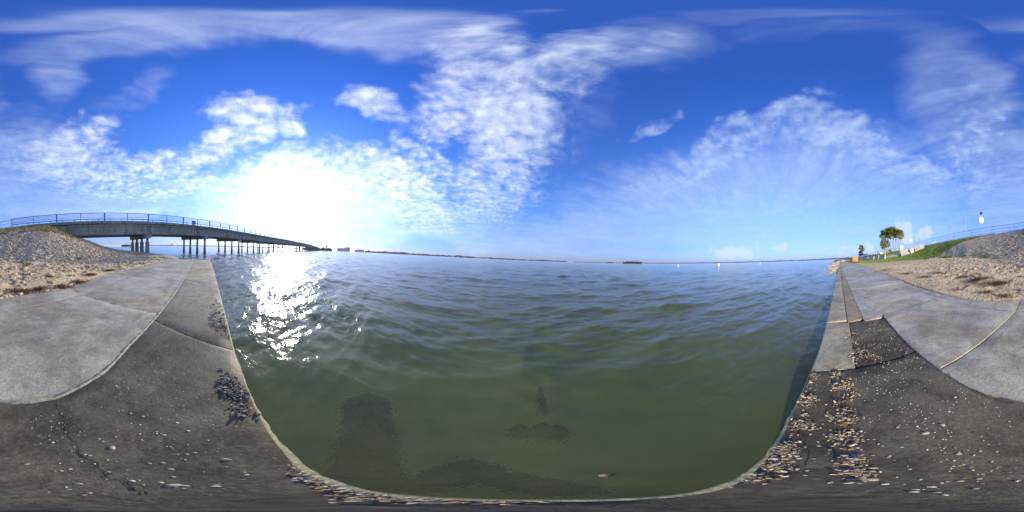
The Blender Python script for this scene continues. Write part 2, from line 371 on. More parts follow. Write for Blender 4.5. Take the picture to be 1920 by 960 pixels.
M_PALMD = varied('dead_palm_frond', [(0.30, 0.21, 0.09), (0.38, 0.29, 0.13), (0.24, 0.17, 0.08)], 0.8, .1, .0, 3)
M_TRUNK = plain('palm_trunk', (0.30, 0.26, 0.21), 0.9, .3, 4)
M_LEAF = varied('broadleaf_foliage', [(0.035, 0.060, 0.018), (0.06, 0.095, 0.028), (0.085, 0.115, 0.035), (0.045, 0.07, 0.025)], 0.75, .15, .0, 1)
M_FARLEAF = varied('far_shore_foliage', [(0.022, 0.04, 0.028), (0.035, 0.055, 0.036), (0.05, 0.07, 0.045)], 0.9, .05, .0, .2)
M_HOTEL = plain('hotel_cream_render', (0.50, 0.49, 0.46), 0.8, .08, .05)
M_WIN = plain('dark_window_band', (0.10, 0.12, 0.14), 0.3, .2, .1)
M_HOUSE = plain('white_house_render', (0.80, 0.79, 0.76), 0.8, .05, .1)
M_ROOFT = plain('tan_roof_tile', (0.34, 0.22, 0.15), 0.8, .2, .3)
M_BUOYO = plain('orange_buoy_band', (0.75, 0.24, 0.05), 0.5, .1, 3)

def ground_mat(n, b, p):
    att = n.node('ShaderNodeAttribute', attribute_name='cover')      # r sand, g gravel, b grass
    sp = n.node('ShaderNodeSeparateColor'); n.put(sp.inputs[0], att.outputs['Color'])
    v1 = n.noise(p, 1.1, 6, .65, .4); v2 = n.noise(p, 14, 5, .65); v3 = n.noise(p, 90, 3, .6)
    sand = n.mix(n.ramp(v1, .35, .68), (0.44, 0.32, 0.175), (0.60, 0.47, 0.285))
    sand = n.mix(n.math('MULTIPLY', n.ramp(n.noise(p, 4.5, 6, .7, 1.0), .55, .64), .7), sand, (0.15, 0.10, 0.06))
    sand = n.mix(1.0, sand, n.mix(v2, (.7, .7, .7), (1.25, 1.25, 1.25)), 'MULTIPLY')
    gv = n.vor(p, 9.0, out='Color'); gs = n.node('ShaderNodeSeparateColor'); n.put(gs.inputs[0], gv)
    grav = n.mix(gs.outputs[0], (0.30, 0.24, 0.16), (0.60, 0.49, 0.34))
    grav = n.mix(n.math('MULTIPLY', n.ramp(v1, .52, .66), .35), grav, (0.16, 0.18, 0.07))
    gras = n.mix(n.ramp(v2, .3, .7), (0.09, 0.14, 0.030), (0.17, 0.23, 0.060))
    gras = n.mix(n.math('MULTIPLY', n.ramp(n.noise(p, .5, 5, .6), .5, .7), .6), gras, (0.24, 0.25, 0.09))
    c = n.mix(sp.outputs[1], sand, grav); c = n.mix(sp.outputs[2], c, gras)
    n.link(c, b.inputs['Base Color'])
    h = n.math('ADD', n.math('MULTIPLY', v2, 1.2), n.math('MULTIPLY', v3, .4))
    h = n.math('ADD', h, n.math('MULTIPLY', n.vor(p, 9.0), 0.8)); bump(n, b, h, .7, .05)
M_GROUND = material('sand_gravel_and_turf', ground_mat, 0.95, 0.1)
def bed_mat(n, b, p):
    c = n.mix(n.ramp(n.noise(p, 1.2, 5, .6, .6), .35, .7), (0.34, 0.33, 0.105), (0.37, 0.36, 0.115)); n.link(c, b.inputs['Base Color'])
M_BED = material('olive_silt_seabed', bed_mat, 1.0, 0.0)

def water_material():
    m = bpy.data.materials.new('turbid_green_seawater'); m.use_nodes = True; t = m.node_tree; t.nodes.clear(); n = NT(t)
    p = n.node('ShaderNodeNewGeometry').outputs['Position']
    sy = n.node('ShaderNodeMapping'); n.put(sy.inputs[0], p); sy.inputs['Rotation'].default_value = (0, 0, R(20)); sy.inputs['Scale'].default_value = (0.75, 1.35, 1)
    q = sy.outputs[0]
    h = n.math('ADD', n.math('MULTIPLY', n.noise(q, 2.2, 5, .55, .5), .60), n.math('MULTIPLY', n.noise(q, 0.45, 4, .55, .4), 1.6))
    h = n.math('ADD', h, n.math('MULTIPLY', n.noise(q, 9, 4, .6, .3), .07))
    dist = n.vm('LENGTH', p)
    bp = n.node('ShaderNodeBump'); bp.inputs['Distance'].default_value = 0.13; n.put(bp.inputs['Height'], h)
    n.put(bp.inputs['Strength'], n.ramp(dist, 1.0, 14, 0.58, 1.0))
    fr = n.node('ShaderNodeFresnel'); fr.inputs['IOR'].default_value = 1.33; n.link(bp.outputs[0], fr.inputs['Normal'])
    gl = n.node('ShaderNodeBsdfGlossy'); gl.inputs['Color'].default_value = (1, 1, 1, 1)
    gl.inputs['Roughness'].default_value = 0.125; n.link(bp.outputs[0], gl.inputs['Normal'])
    col = n.mix(n.ramp(n.noise(p, .35, 4, .6, .5), .3, .7), (0.182, 0.195, 0.082), (0.202, 0.212, 0.090))
    df = n.node('ShaderNodeBsdfDiffuse'); n.put(df.inputs[0], col)
    tr = n.node('ShaderNodeBsdfTransparent'); tr.inputs[0].default_value = (0.95, 0.94, 0.62, 1)
    m1 = n.node('ShaderNodeMixShader'); m1.inputs[0].default_value = 0.72; n.link(df.outputs[0], m1.inputs[1]); n.link(tr.outputs[0], m1.inputs[2])
    m2 = n.node('ShaderNodeMixShader'); n.put(m2.inputs[0], fr.outputs[0]); n.link(m1.outputs[0], m2.inputs[1]); n.link(gl.outputs[0], m2.inputs[2])
    o = n.node('ShaderNodeOutputMaterial'); n.link(m2.outputs[0], o.inputs[0]); return m
M_WATER = water_material()

# ------------------------------------------------------------------ shared lines of the shore
WZ = -0.35
E_PTS = [(-40, -12.2), (-18.78, -5.34), (-10.97, -2.91), (-6.02, -1.39), (-3.9, -.74), (-2.71, -.40), (-2.13, -.24), (-1.65, -.09), (-1.27, .01), (-.85, .11), (-.54, .165), (-.2, .185), (0.05, .17), (.2, .14), (.47, .10), (.71, .045), (1.15, -.09),
         (1.73, -.34), (2.81, -.88), (4.29, -1.58), (7.03, -2.88), (18.5, -8.28), (47, -22.1), (90, -42.5)]
M_PTS = [(-40, -14.5), (-18.5, -7.3), (-10.25, -4.43), (-6.3, -3.09), (-4.15, -2.39), (-2.95, -2.03), (-1.62, -1.63), (-1.04, -1.38), (-.36, -1.17), (0, -1.19), (.43, -1.31), (1, -1.60), (2.12, -2.14), (3.30, -2.72), (6, -4.0), (47, -23.5)]
M2_PTS = [(3.2, -2.09), (3.85, -2.39), (5.96, -3.35), (12.5, -6.36), (30.8, -14.9), (47, -22.9), (90, -43.3)]
U_PTS = [(-40, -20), (-18, -10.6), (-5.18, -5.74), (-2.49, -4.73), (-.79, -4.27), (.33, -4.05), (1.06, -4.2), (3.04, -5.09), (5.81, -6.49), (14.1, -10.7), (47, -26.5), (90, -48)]
B_PTS = [(-40, -17), (-21, -10.4), (-19.3, -10.6), (-13.7, -9.4), (-7.86, -7.88), (-5.31, -7.35), (-3.35, -6.35), (-2.04, -5.62), (-1.08, -5.66), (-.27, -5.2), (.4, -5.04), (1.23, -4.93), (2.2, -5.1), (5, -6.37), (8.33, -8.2), (15.8, -12), (40, -23.6), (90, -46)]
def line(pts):
    xs = np.array([p[0] for p in pts]); ys = np.array([p[1] for p in pts]); return lambda x: np.interp(x, xs, ys)
yE, yM, yM2, yU, yB = map(line, (E_PTS, M_PTS, M2_PTS, U_PTS, B_PTS))

# land: per bearing, the foot and the crest of the embankment (bearing runs from -112 through 180 to +113)
LAND = np.array([  # az, foot r, foot z, crest r, crest z, width of top
    (-104, 16, -1.4, 18, -1.6, 1), (-112, 17, -.6, 19, -.9, 1), (-118, 19, 0.0, 22, 0.0, 1), (-123.7, 20, 0.0, 29, 0.02, 2), (-131.3, 16, .10, 37, 0.15, 3), (-138.7, 14, .22, 34.6, .82, 3),
    (-144.3, 13, .35, 33.6, 1.68, 3), (-148, 12.5, .42, 33, 2.58, 3), (-153.6, 12, .5, 32.4, 3.80, 5), (-159, 12, .55, 31.8, 5.18, 10), (-162.8, 12, .6, 31.6, 5.76, 14), (-168.4, 12, .6, 31.6, 5.86, 14),
    (-176.8, 13, .6, 33, 5.8, 14), (-182.5, 14, .65, 35.5, 5.82, 14), (-188.9, 16, .75, 36.3, 5.4, 14), (-194.3, 19, .95, 37.5, 5.2, 14), (-200, 22, 1.1, 39.5, 5.07, 14), (-205.4, 26, 1.25, 43, 4.9, 16),
    (-213.6, 33, 1.27, 50, 4.38, 20), (-217.4, 36, 1.2, 55, 3.95, 25), (-221, 38, 1.1, 61, 3.85, 30), (-225, 40, 1.0, 70, 3.68, 60), (-230.6, 42, .7, 92, 3.5, 150), (-238, 50, .4, 130, 2.2, 250), (-243, 60, .2, 170, 1.0, 300), (-245.2, 70, .1, 180, .5, 250), (-248, 80, -1.2, 180, -1.2, 100)])
def ground_z(x, y, fine=True):
    x = np.asarray(x, float); y = np.asarray(y, float)
    r = np.hypot(x, y); a = np.degrees(np.arctan2(x, y)); a = np.where(a > -90, a-360, a)   # -90 .. -450
    aa = -a; T = LAND; k = -T[:, 0]
    rf, zf, rc, zc, wt = (np.interp(aa, k, T[:, i]) for i in (1, 2, 3, 4, 5))
    b = (yB(x)-y)*0.9
    rise = np.clip(b/np.maximum(rf-5.5, 3), 0, 1)
    z0 = np.where(b > 0, 0.03+rise*zf+0.05*np.clip(b/.6, 0, 1), -0.06+0.25*b)
    t = np.clip((r-rf)/(rc-rf), 0, 1); ts = t*t*(3-2*t)*.45+t*.55
    z = z0*(1-ts)+zc*ts
    over = r-(rc+wt); z = np.where(over > 0, z-over*0.45, z)
    z = np.maximum(z, -2.2)
    if fine:
        amp = np.clip(b/1.5, 0, 1)*np.clip((rc-r)/1.5+1, 0.1, 1)
        z = z+amp*(0.22*fbm(x*.7, y*.7, 3)+0.16*fbm(x*2.6, y*2.6, 3)*np.clip(1.4-r/60, .2, 1))
    return z
def gz(x, y): return float(ground_z(x, y))
def hit(px, py, rmax=400):
    v = pdir(px, py); k = 1/math.hypot(v[0], v[1]); r = 4.0
    while r < rmax:
        x, y, z = v[0]*k*r, v[1]*k*r, v[2]*k*r+ZC
        if gz(x, y) > z: return Vector((x, y, gz(x, y)))
        r *= 1.01
    return None

# ------------------------------------------------------------------ seabed, water, land
def disc(name, z, R0, mat, n=96):
    a = np.linspace(0, 2*np.pi, n, endpoint=False); v = [(0, 0, z)]+[(math.cos(t)*R0, math.sin(t)*R0, z) for t in a]
    mb = MB(); mb.v = v; mb.f = [(0, 1+i, 1+(i+1) % n) for i in range(n)]; return mb.build(name, mat)
tag(disc('seabed', -1.75, 26000, M_BED), 'olive silt seabed under the shallow green water', kind='structure')
def build_water():
    aa = np.radians(np.arange(-142, 134, 0.3)); rr = np.concatenate([np.geomspace(0.12, 400, 560), np.geomspace(430, 25000, 30)])
    nv = len(rr); A, RR = np.meshgrid(aa, rr, indexing='ij'); X = RR*np.sin(A); Y = RR*np.cos(A); Z = np.zeros_like(X)
    cell = np.maximum(RR*0.0052, np.gradient(rr)[None, :]+0*RR)
    main = R(252)
    for k in range(70):
        lam = 0.22*(1.075**k)*rng.uniform(.9, 1.1)
        if lam > 9: lam = rng.uniform(.5, 5)
        th = main+rng.normal(0, .55); amp = 0.0082*lam**0.78 if lam < 3 else 0.0082*3**.78
        kx, ky = math.cos(th)*2*math.pi/lam, math.sin(th)*2*math.pi/lam; ph = rng.uniform(0, 6.28)
        wgt = np.clip(lam/(3.2*cell)-.4, 0, 1)
        c = np.cos(kx*X+ky*Y+ph); Z += amp*wgt*(c+0.22*np.cos(2*(kx*X+ky*Y+ph)))
    env = 0.65+1.1*(fbm(X*.35, Y*.35, 3)+.25); near = np.clip(RR/4.0, .34, 1)
    Z = Z*env*near*0.52+WZ
    q = grid_quads(len(aa), nv); v = np.stack([X, Y, Z], -1).reshape(-1, 3)
    # leave out the water that would lie under the apron
    cx = v[q].mean(1); keep = (cx[:, 1] > yE(cx[:, 0])-0.25) | (cx[:, 0] < -17.5) | (np.hypot(cx[:, 0], cx[:, 1]) > 80)
    used, invx = np.unique(q[keep], return_inverse=True)
    return np_mesh('sea_water', v[used], invx.reshape(-1, 4), M_WATER)
tag(build_water(), 'rippled green bay water running out to the horizon', kind='structure')

def build_land():
    a = np.arange(-90, -262, -0.32); rr = np.geomspace(3.2, 420, 330)
    A, RR = np.meshgrid(np.radians(a), rr, indexing='ij'); X = RR*np.sin(A); Y = RR*np.cos(A); Z = ground_z(X, Y)
    o = np_mesh('shore_ground', np.stack([X, Y, Z], -1).reshape(-1, 3), grid_quads(len(a), len(rr))[:, ::-1], M_GROUND)
    T = LAND; k = -T[:, 0]; aa = np.degrees(-A); rf = np.interp(aa, k, T[:, 1]); rc = np.interp(aa, k, T[:, 3])
    t = (RR-rf)/(rc-rf); nz = fbm(X*.35, Y*.35, 4)*1.2; nz2 = fbm(X*1.5, Y*1.5, 3)
    b = (yB(X)-Y)
    sand = np.clip(1.15-b/ (6.5+8*(aa > 180))+nz*1.3, 0, 1)
    # turf: on the right embankment from the crest down, on the left only thin on the crown
    edge = np.interp(aa, [150, 158, 176, 188, 192.9, 196.7, 202.4, 206.2, 210, 214, 225, 240], [9, .74, .70, .97, .93, .80, .60, .38, .10, .03, .0, -.05])
    g = np.clip((t-edge+nz*.25)/.07, 0, 1)
    g = np.where(aa < 186, g*np.clip(.5+nz2*2.4, 0, 1)*.7, g)
    band = np.exp(-((t-0.02)/.05)**2)*(aa > 188)*np.clip(.55+nz2*2.2, 0, 1)    # thin green band along the foot
    g = np.maximum(g, band); 
    colr = np.stack([sand, 1-sand, g, np.ones_like(g)], -1).reshape(-1, 4).astype(np.float32)
    at_ = o.data.color_attributes.new('cover', 'FLOAT_COLOR', 'POINT'); at_.data.foreach_set('color', colr.ravel())
    return o
tag(build_land(), 'sandy shore rising to a gravel and grass embankment', kind='structure')

# ------------------------------------------------------------------ concrete apron of separate slabs
apron = tag(empty('pavement'), 'concrete apron of slabs along the top of the seawall', kind='structure')
def slab_top(x, y, z=0.0): return z+0.010*fbm(x*1.5, y*1.5, 3)+0.005*fbm(x*9, y*9, 3)
def slab(name, fa, fb, a0, a1, b0, b1, mat, z=0.0, thick=0.3, gap=0.012, label=None, step=0.12, parent=None):
    """slab between line fa (sea side) and fb (land side); a0..a1 are x along fa, b0..b1 along fb"""
    nu = max(6, min(90, int(abs(a1-a0)/step))); nv = max(5, min(30, int(abs(float(fa((a0+a1)/2))-float(fb((b0+b1)/2)))/step)))
    u = np.linspace(0, 1, nu)[:, None]; v = np.linspace(0, 1, nv)[None, :]
    xa = a0+gap+(a1-a0-2*gap)*u; xb = b0+gap+(b1-b0-2*gap)*u
    ya = fa(xa)-gap; yb = fb(xb)+gap
    X = xa*(1-v)+xb*v; Y = ya*(1-v)+yb*v
    Z = z+0.010*fbm(X*1.5, Y*1.5, 3)+0.005*fbm(X*9, Y*9, 3)
    ed = np.minimum(np.minimum(u, 1-u)*abs(a1-a0), np.minimum(v, 1-v)*np.abs(ya-yb))
    chip = np.clip(fbm(X*14, Y*14, 2)-.02, 0, 1)*.05
    Z = Z-np.where(ed < 1e-6, .012+chip, 0)
    P0 = np.stack([X, Y, Z], -1).reshape(-1, 3); q = grid_quads(nu, nv)
    ring = [i*nv for i in range(nu)]+[(nu-1)*nv+j for j in range(1, nv)]+[i*nv+nv-1 for i in range(nu-2, -1, -1)]+[j for j in range(nv-2, 0, -1)]
    base = len(P0); low = P0[ring].copy(); low[:, 2] = z-thick; m = len(ring)
    side = np.array([(ring[i], ring[(i+1) % m], base+(i+1) % m, base+i) for i in range(m)])
    o = np_mesh(name, np.vstack([P0, low]), np.vstack([q[:, ::-1], side]), mat, True, parent or apron)
    try: o.data.set_sharp_from_angle(angle=R(40))
    except Exception: pass
    if label: o['label'] = label
    return o
# sea-side band
capx = [(-18.6, -18.4, -14.2, -14.4, 0), (-14.2, -14.4, -10.4, -10.6, 0), (-10.4, -10.6, -6.6, -6.9, 0), (-6.6, -6.9, -2.2, -2.7, 1), (-2.2, -2.7, 1.93, 1.55, 2)]
for a0, b0, a1, b1, k in capx:
    slab('slab', yE, yM, a0, a1, b0, b1, (M_CAPL, M_CAP, M_CAP)[k], 0.0, label=('pale weathered edge slab', 'weathered edge slab with a dark stain', 'dark algae stained edge slab strewn with shell bits')[k], step=.06 if k == 2 else .12)
half = lambda x: yE(x)*.55+yM(x)*.45
half2 = lambda x: yE(x)*.45+yM2(x)*.55
slab('slab', yE, lambda x: yE(x)*.62+yM(x)*.38, 1.95, 3.75, 1.80, 3.5, M_CAPL, -.004, label='grey outer edge slab beside the dark patch')
slab('slab', lambda x: yE(x)*.62+yM(x)*.38, yM, 1.80, 3.5, 1.57, 3.15, M_CAP, -.012, label='dark blue-black stained slab strewn with shells')
def seg(xs, fa, fb, mat, name='slab', z=0.0, sk=0.45, label=None):
    for i in range(len(xs)-1):
        o = slab(name, fa, fb, xs[i], xs[i+1], xs[i]-sk*0.3, xs[i+1]-sk*0.3, mat, z+random.uniform(-.006, .006), label=label, step=.16)
seg([3.77, 8.0, 12.4, 17, 22, 28, 34, 41, 48, 56, 66, 78, 90], yE, half2, M_CAPL, sk=.3, label='narrow pale edge slab')
for x0, x1 in ((3.55, 5.6), (5.62, 9.9), (9.92, 14)): slab('slab', half2, yM2, x0, x1, x0, x1, M_TAN, -.010, label='tan sandy strip of concrete', step=.16)
seg([14, 20, 28, 38, 50, 66, 90], half2, yM2, M_CAPL, sk=.1)
# middle row of big slabs, the row under the sand
low_line = lambda x: np.where(np.asarray(x) < 3.34, yM(x), yM2(np.maximum(x, 3.3)))
mids = [(-18.45, -18.3), (-14.1, -14.4), (-10.3, -10.2), (-6.5, -6.2), (-3.05, -2.5), (1.00, .28), (3.34, 3.05), (7.4, 6.6), (11.6, 10.9), (16.2, 15.6), (21, 20.4), (28, 27.4), (36, 35.4), (46, 45.4), (58, 57.4), (72, 71.4), (90, 89.4)]
for i in range(len(mids)-1):
    (a0, b0), (a1, b1) = mids[i], mids[i+1]
    z = {3: .004, 4: .008, 5: .020, 6: -.004}.get(i, random.uniform(-.004, .006))
    slab('slab', low_line, yU, a0, a1, b0, b1, M_SLAB, z, label='wide grey concrete slab of the apron' if i not in (3, 4) else 'wide grey slab with faint rust spots', step=.15)
    dx_ = (b1-b0)/2
    slab('slab', yU, lambda x: yU(x)-2.6, b0, b1, b0-.3, b1-.3, M_SLAB, z+random.uniform(-.008, .004), label='upper slab partly covered by sand', step=.2)
# bedding below, joint filler just under the slab tops
mb = MB()
for xs, f in ((np.arange(-18.5, 3.3, .07), yM), (np.arange(3.3, 60, .3), yM2), (np.arange(-18, 60, .2), yU)):
    pl = []
    for x in xs:
        j = 0.010*vnoise(x*9, 3.3)
        wdt = .016+.022*vnoise(x*5, 7.7) if f is yM else .02; y = float(f(x))+random.uniform(-.004, .004)
        h_ = (-.002+.012*random.random() if f is yM else -.010)
        pl.append(((x, y-wdt, h_-.02), (x, y-.3*wdt, h_+j), (x, y+.4*wdt, h_+j*.7), (x, y+wdt, h_-.02)))
    vs = [q for r_ in pl for q in r_]; mb.add(vs, [(i*4+k, i*4+k+1, i*4+k+5, i*4+k+4) for i in range(len(pl)-1) for k in range(3)])
o = mb.build('joint_filler', M_JOINT, apron); 
mb = MB()
bed = [(x, float(yE(x))-.05) for x in np.linspace(-18.5, 90, 140)]; bed2 = [(x, float(yU(x))-2.5) for x in np.linspace(-18.5, 90, 140)]
mb.add([(x, y, -.08) for x, y in bed]+[(x, y, -.08) for x, y in bed2], [(i, i+140, i+141, i+1) for i in range(139)])
mb.build('bedding', M_CRACK, apron)
# the vertical sea face and its rounded, barnacled lip
xs = np.concatenate([np.linspace(-18.6, -3, 90), np.linspace(-2.95, 3, 170), np.linspace(3.1, 90, 200)])
prof = [(-.035, -.030), (.004, -.036), (.016, -.06), (.020, -.15), (.03, -.6), (.05, -1.9)]
V_, F_ = [], []
for i, x in enumerate(xs):
    y = float(yE(x)); sl_ = (float(yE(x+.05))-float(yE(x-.05)))/.1; nx, ny = -sl_, 1.0; l = math.hypot(nx, ny); nx /= l; ny /= l
    for k, (o_, z_) in enumerate(prof):
        j = (vnoise(x*22, k*3.1)-.5)*.014+(vnoise(x*3, k*1.7)-.5)*.02*(k > 1)
        V_.append((x+nx*(o_+j), y+ny*(o_+j), z_+(vnoise(x*17, 9+k)-.5)*.006))
for i in range(len(xs)-1):
    for k in range(len(prof)-1): a = i*len(prof)+k; F_.append((a, a+1, a+1+len(prof), a+len(prof)))
def lip_mat(n, b, p):
    z = n.node('ShaderNodeSeparateXYZ'); n.put(z.inputs[0], p)
    v = n.noise(p, 26, 5, .65)
    c = n.mix(n.ramp(n.math('ADD', z.outputs[2], n.math('MULTIPLY', v, .08)), -.17, -.02), (0.045, 0.055, 0.02), (0.32, 0.30, 0.17))
    c = n.mix(1.0, c, n.mix(v, (.6, .6, .6), (1.3, 1.3, 1.3)), 'MULTIPLY'); n.link(c, b.inputs['Base Color']); bump(n, b, v, .8, .02)
M_LIP = material('pale_barnacled_lip', lip_mat, .85, .25)
np_mesh('seawall_face', V_, F_, M_LIP, True, apron)
mb = MB()                                                     # end wall of the apron in the west
mb.box((-18.75, -8.3, -.95), (.14, 6.2, 1.8), rz=R(3)); mb.build('end_wall', M_WALL, apron)
# cracks
def crack(pix, wd, seed, level=0.0):
    wd = wd*.42
    random.seed(seed); pts = [gp(*p) for p in pix]; full = []
    for a, b in zip(pts, pts[1:]):
        n_ = max(3, int((b-a).length/.035))
        for i in range(n_): full.append(a.lerp(b, i/n_)+Vector((random.uniform(-1, 1), random.uniform(-1, 1), 0))*.011)
    m = MB(); vs = []
    for i, p in enumerate(full):
        d = (full[min(i+1, len(full)-1)]-full[max(i-1, 0)]).normalized(); s_ = Vector((-d.y, d.x, 0))*wd*random.uniform(.25, 1.2)
        p = Vector((p.x, p.y, float(slab_top(p.x, p.y, level))+.0022)); vs += [p+s_, p-s_]
    m.add(vs, [(2*i, 2*i+1, 2*i+3, 2*i+2) for i in range(len(full)-1)]); o = m.build('crack', M_CRACK, apron); return o
for i, (pix, wd) in enumerate([([(103, 757), (118, 785), (122, 800), (135, 822), (150, 848), (178, 870), (195, 890), (213, 900)], .007), ([(213, 900), (240, 905), (260, 920), (310, 930)], .006),
        ([(330, 718), (365, 727), (400, 729), (425, 722)], .0035), ([(1520, 697), (1560, 692), (1590, 685)], .006), ([(1590, 685), (1598, 660), (1598, 640), (1590, 625)], .005),
        ([(1690, 632), (1700, 645), (1722, 662), (1740, 676)], .008), ([(1765, 690), (1800, 716), (1840, 740), (1880, 754), (1919, 756)], .007), ([(1500, 800), (1515, 840), (1510, 880)], .004),
        ([(1680, 560), (1720, 577), (1790, 596)], .0025), ([(770/4, 596), (215, 610), (232, 618)], .003), ([(410, 632), (425, 632), (436, 630)], .004)]):
    crack(pix, wd, 40+i)
random.seed(11)

# ------------------------------------------------------------------ shells, oysters
def shell_geo(p, size, mbx, up=.45):
    """a small ribbed valve: shallow cup with an uneven rim, lying or standing at random"""
    n = 7; ax = random.uniform(.45, .8); rim = [Vector((math.cos(2*math.pi*k/n)*size*random.uniform(.8, 1.15), math.sin(2*math.pi*k/n)*size*ax*random.uniform(.8, 1.15), 0)) for k in range(n)]
    q = Matrix.Rotation(random.uniform(0, 6.28), 3, 'Z') @ Matrix.Rotation(random.gauss(0, up), 3, 'X') @ Matrix.Rotation(random.gauss(0, up), 3, 'Y')
    top = Vector((size*.15, 0, size*random.uniform(.28, .5))); bot = Vector((0, 0, -size*.12))
    vs = [p+q @ v for v in rim+[top, bot]]
    mbx.add(vs, [(k, (k+1) % n, n) for k in range(n)]+[((k+1) % n, k, n+1) for k in range(n)])
def cluster(name, label, pix, count, size, mat, up=.5, pile=.35):
    packed = (name == 'oyster_bed')
    """oyster clump filling the polygon of points (photo positions on the slab)"""
    poly = [gp(*p) for p in pix]; xs_ = [p.x for p in poly]; ys_ = [p.y for p in poly]
    def inside(x, y):
        c = False
        for i in range(len(poly)):
            a, b = poly[i], poly[i-1]
            if (a.y > y) != (b.y > y) and x < (b.x-a.x)*(y-a.y)/(b.y-a.y)+a.x: c = not c
        return c
    m = MB(); k = 0; tr = 0
    while k < count and tr < count*60:
        tr += 1; x = random.uniform(min(xs_), max(xs_)); y = random.uniform(min(ys_), max(ys_))
        if not inside(x, y) or y > float(yE(x))-.01: continue
        if vnoise(x*6, y*6) < .42 and random.random() < .85: continue
        if packed and vnoise(x*13+4, y*13) < .47 and random.random() < .93: continue
        jitter = .018 if packed else 0; x += random.gauss(0, jitter); y += random.gauss(0, jitter)
        if y > float(yE(x))-.01: continue
        s = .82*size*random.uniform(.35, 1.25)*(1.5 if random.random() < .06 else 1); shell_geo(Vector((x, y, float(slab_top(x, y))+s*random.uniform(.05, pile))), s, m, up); k += 1
    if not m.v: return
    o = m.build(name, mat); tag(o, label, 'shells', kind='stuff'); return o
cluster('oyster_bed', 'dense bed of dark oyster shells beside the water edge at left', [(432, 700), (470, 742), (488, 780), (452, 782), (430, 775), (418, 740), (408, 700), (410, 690)], 620, .020, M_SHELLD, .7, pile=.9)
cluster('oyster_bed', 'sparse dark oyster shells along the left edge near a crack', [(405, 560), (418, 580), (432, 632), (415, 632), (395, 620), (390, 585), (398, 572)], 330, .026, M_SHELLD, .5)
cluster('oyster_bed', 'pale oyster clump heaped in the middle of the right dark slab', [(1560, 700), (1585, 698), (1608, 730), (1600, 745), (1590, 775), (1625, 790), (1618, 810), (1570, 815), (1545, 790), (1560, 760), (1545, 735)], 700, .017, M_SHELL, .75, pile=1.1)
cluster('oyster_bed', 'pale oyster shells trailing down from the clump on the right slab', [(1560, 812), (1615, 808), (1612, 850), (1625, 880), (1640, 900), (1600, 920), (1560, 910), (1575, 870), (1565, 840)], 420, .016, M_SHELL, .6, pile=.6)
cluster('oyster_bed', 'broken tan shells along a joint near the tan strip', [(1590, 600), (1625, 640), (1600, 650), (1640, 660), (1650, 672), (1602, 690), (1592, 672), (1580, 640)], 330, .018, M_SHELL, .4, pile=.4)
cluster('oyster_bed', 'shell crust on the seawall edge right of the dark slab', [(1512, 700), (1530, 702), (1530, 745), (1515, 780), (1530, 800), (1500, 820), (1470, 800), (1495, 745)], 360, .018, M_SHELL, .6, pile=.7)
cluster('oyster_bed', 'shell crust on the wall edge near the camera foot', [(1470, 800), (1500, 820), (1480, 880), (1440, 900), (1380, 910), (1300, 925), (1260, 938), (1340, 912), (1420, 870)], 420, .013, M_SHELL, .5, pile=.5)
cluster('oyster_bed', 'pale shells along the curved corner of the wall', [(540, 850), (575, 880), (620, 900), (700, 922), (800, 934), (1000, 940), (1000, 946), (800, 943), (660, 925), (590, 902), (550, 880)], 300, .010, M_SHELL, .4, pile=.4)
cluster('scattered_shells', 'white shell bits scattered over the dark right slab', [(1640, 590), (1690, 640), (1760, 700), (1900, 765), (1919, 900), (1800, 930), (1600, 930), (1500, 900), (1540, 760), (1600, 650)], 900, .0105, M_SHELLW, .25, pile=.2)
cluster('scattered_shells', 'white shell bits scattered over the dark left slab', [(310, 590), (400, 600), (440, 760), (520, 860), (400, 930), (60, 930), (30, 790), (200, 720)], 850, .0085, M_SHELLW, .25, pile=.2)
cluster('scattered_shells', 'dark shell grit on the far left edge band', [(345, 530), (400, 515), (415, 580), (400, 600), (330, 600)], 240, .022, M_SHELLD, .3, pile=.3)
# larger shells and pebbles one can pick out
def shell_obj(px, py, span, label, mat=M_SHELLW, name='shell', cat='shell', group=None):
    size = span*.75; p = gp(px, py); p.z = float(slab_top(p.x, p.y)); m = MB(); n = 12; rings = [(1.0, 0), (.82, .22), (.5, .38), (.15, .44)]
    ph = random.uniform(0, 6.28); ax = random.uniform(.6, .85)
    for s_, h in rings:
        for k in range(n):
            a = 2*math.pi*k/n; w_ = 1+.10*math.sin(3*a+ph)+random.uniform(-.05, .05)+.06*(k % 2); m.v.append((math.cos(a)*size*s_*w_, math.sin(a)*size*ax*s_*w_, size*h))
    for r_ in range(3):
        for k in range(n): j = (k+1) % n; m.f.append((r_*n+k, r_*n+j, r_*n+n+j, r_*n+n+k))
    m.f.append(tuple(range(3*n, 4*n))); m.f.append(tuple(range(n-1, -1, -1)))
    o = m.build(name, mat); o.location = (p.x, p.y, p.z-.001); o.rotation_euler = (random.uniform(-.12, .12), random.uniform(-.12, .12), ph)
    return tag(o, label, cat, group)
shell_obj(210, 840, .030, 'large tan stone like lump casting a shadow on the left dark slab', M_ROCK, 'pebble', 'stone')
shell_obj(268, 781, .018, 'white oval shell on the left slab right of the tan stain')
shell_obj(245, 775, .016, 'small orange tinted shell left of the white oval shell')
shell_obj(424, 862, .028, 'dark domed shell lump on the left slab by the wall edge', M_SHELLD)
shell_obj(325, 910, .022, 'cream half shell near the bottom of the left slab')
shell_obj(1767, 797, .028, 'cream lump shell in the middle of the right dark slab', M_ROCK)
shell_obj(1797, 851, .018, 'rust brown shell on the right dark slab', M_ROCK)
shell_obj(1630, 899, .030, 'grey white flat oyster shell at the bottom of the right slab')
shell_obj(1735, 785, .018, 'white shell pair above the orange shells on the right slab')
shell_obj(1735, 812, .034, 'long orange broken shell on the right dark slab')
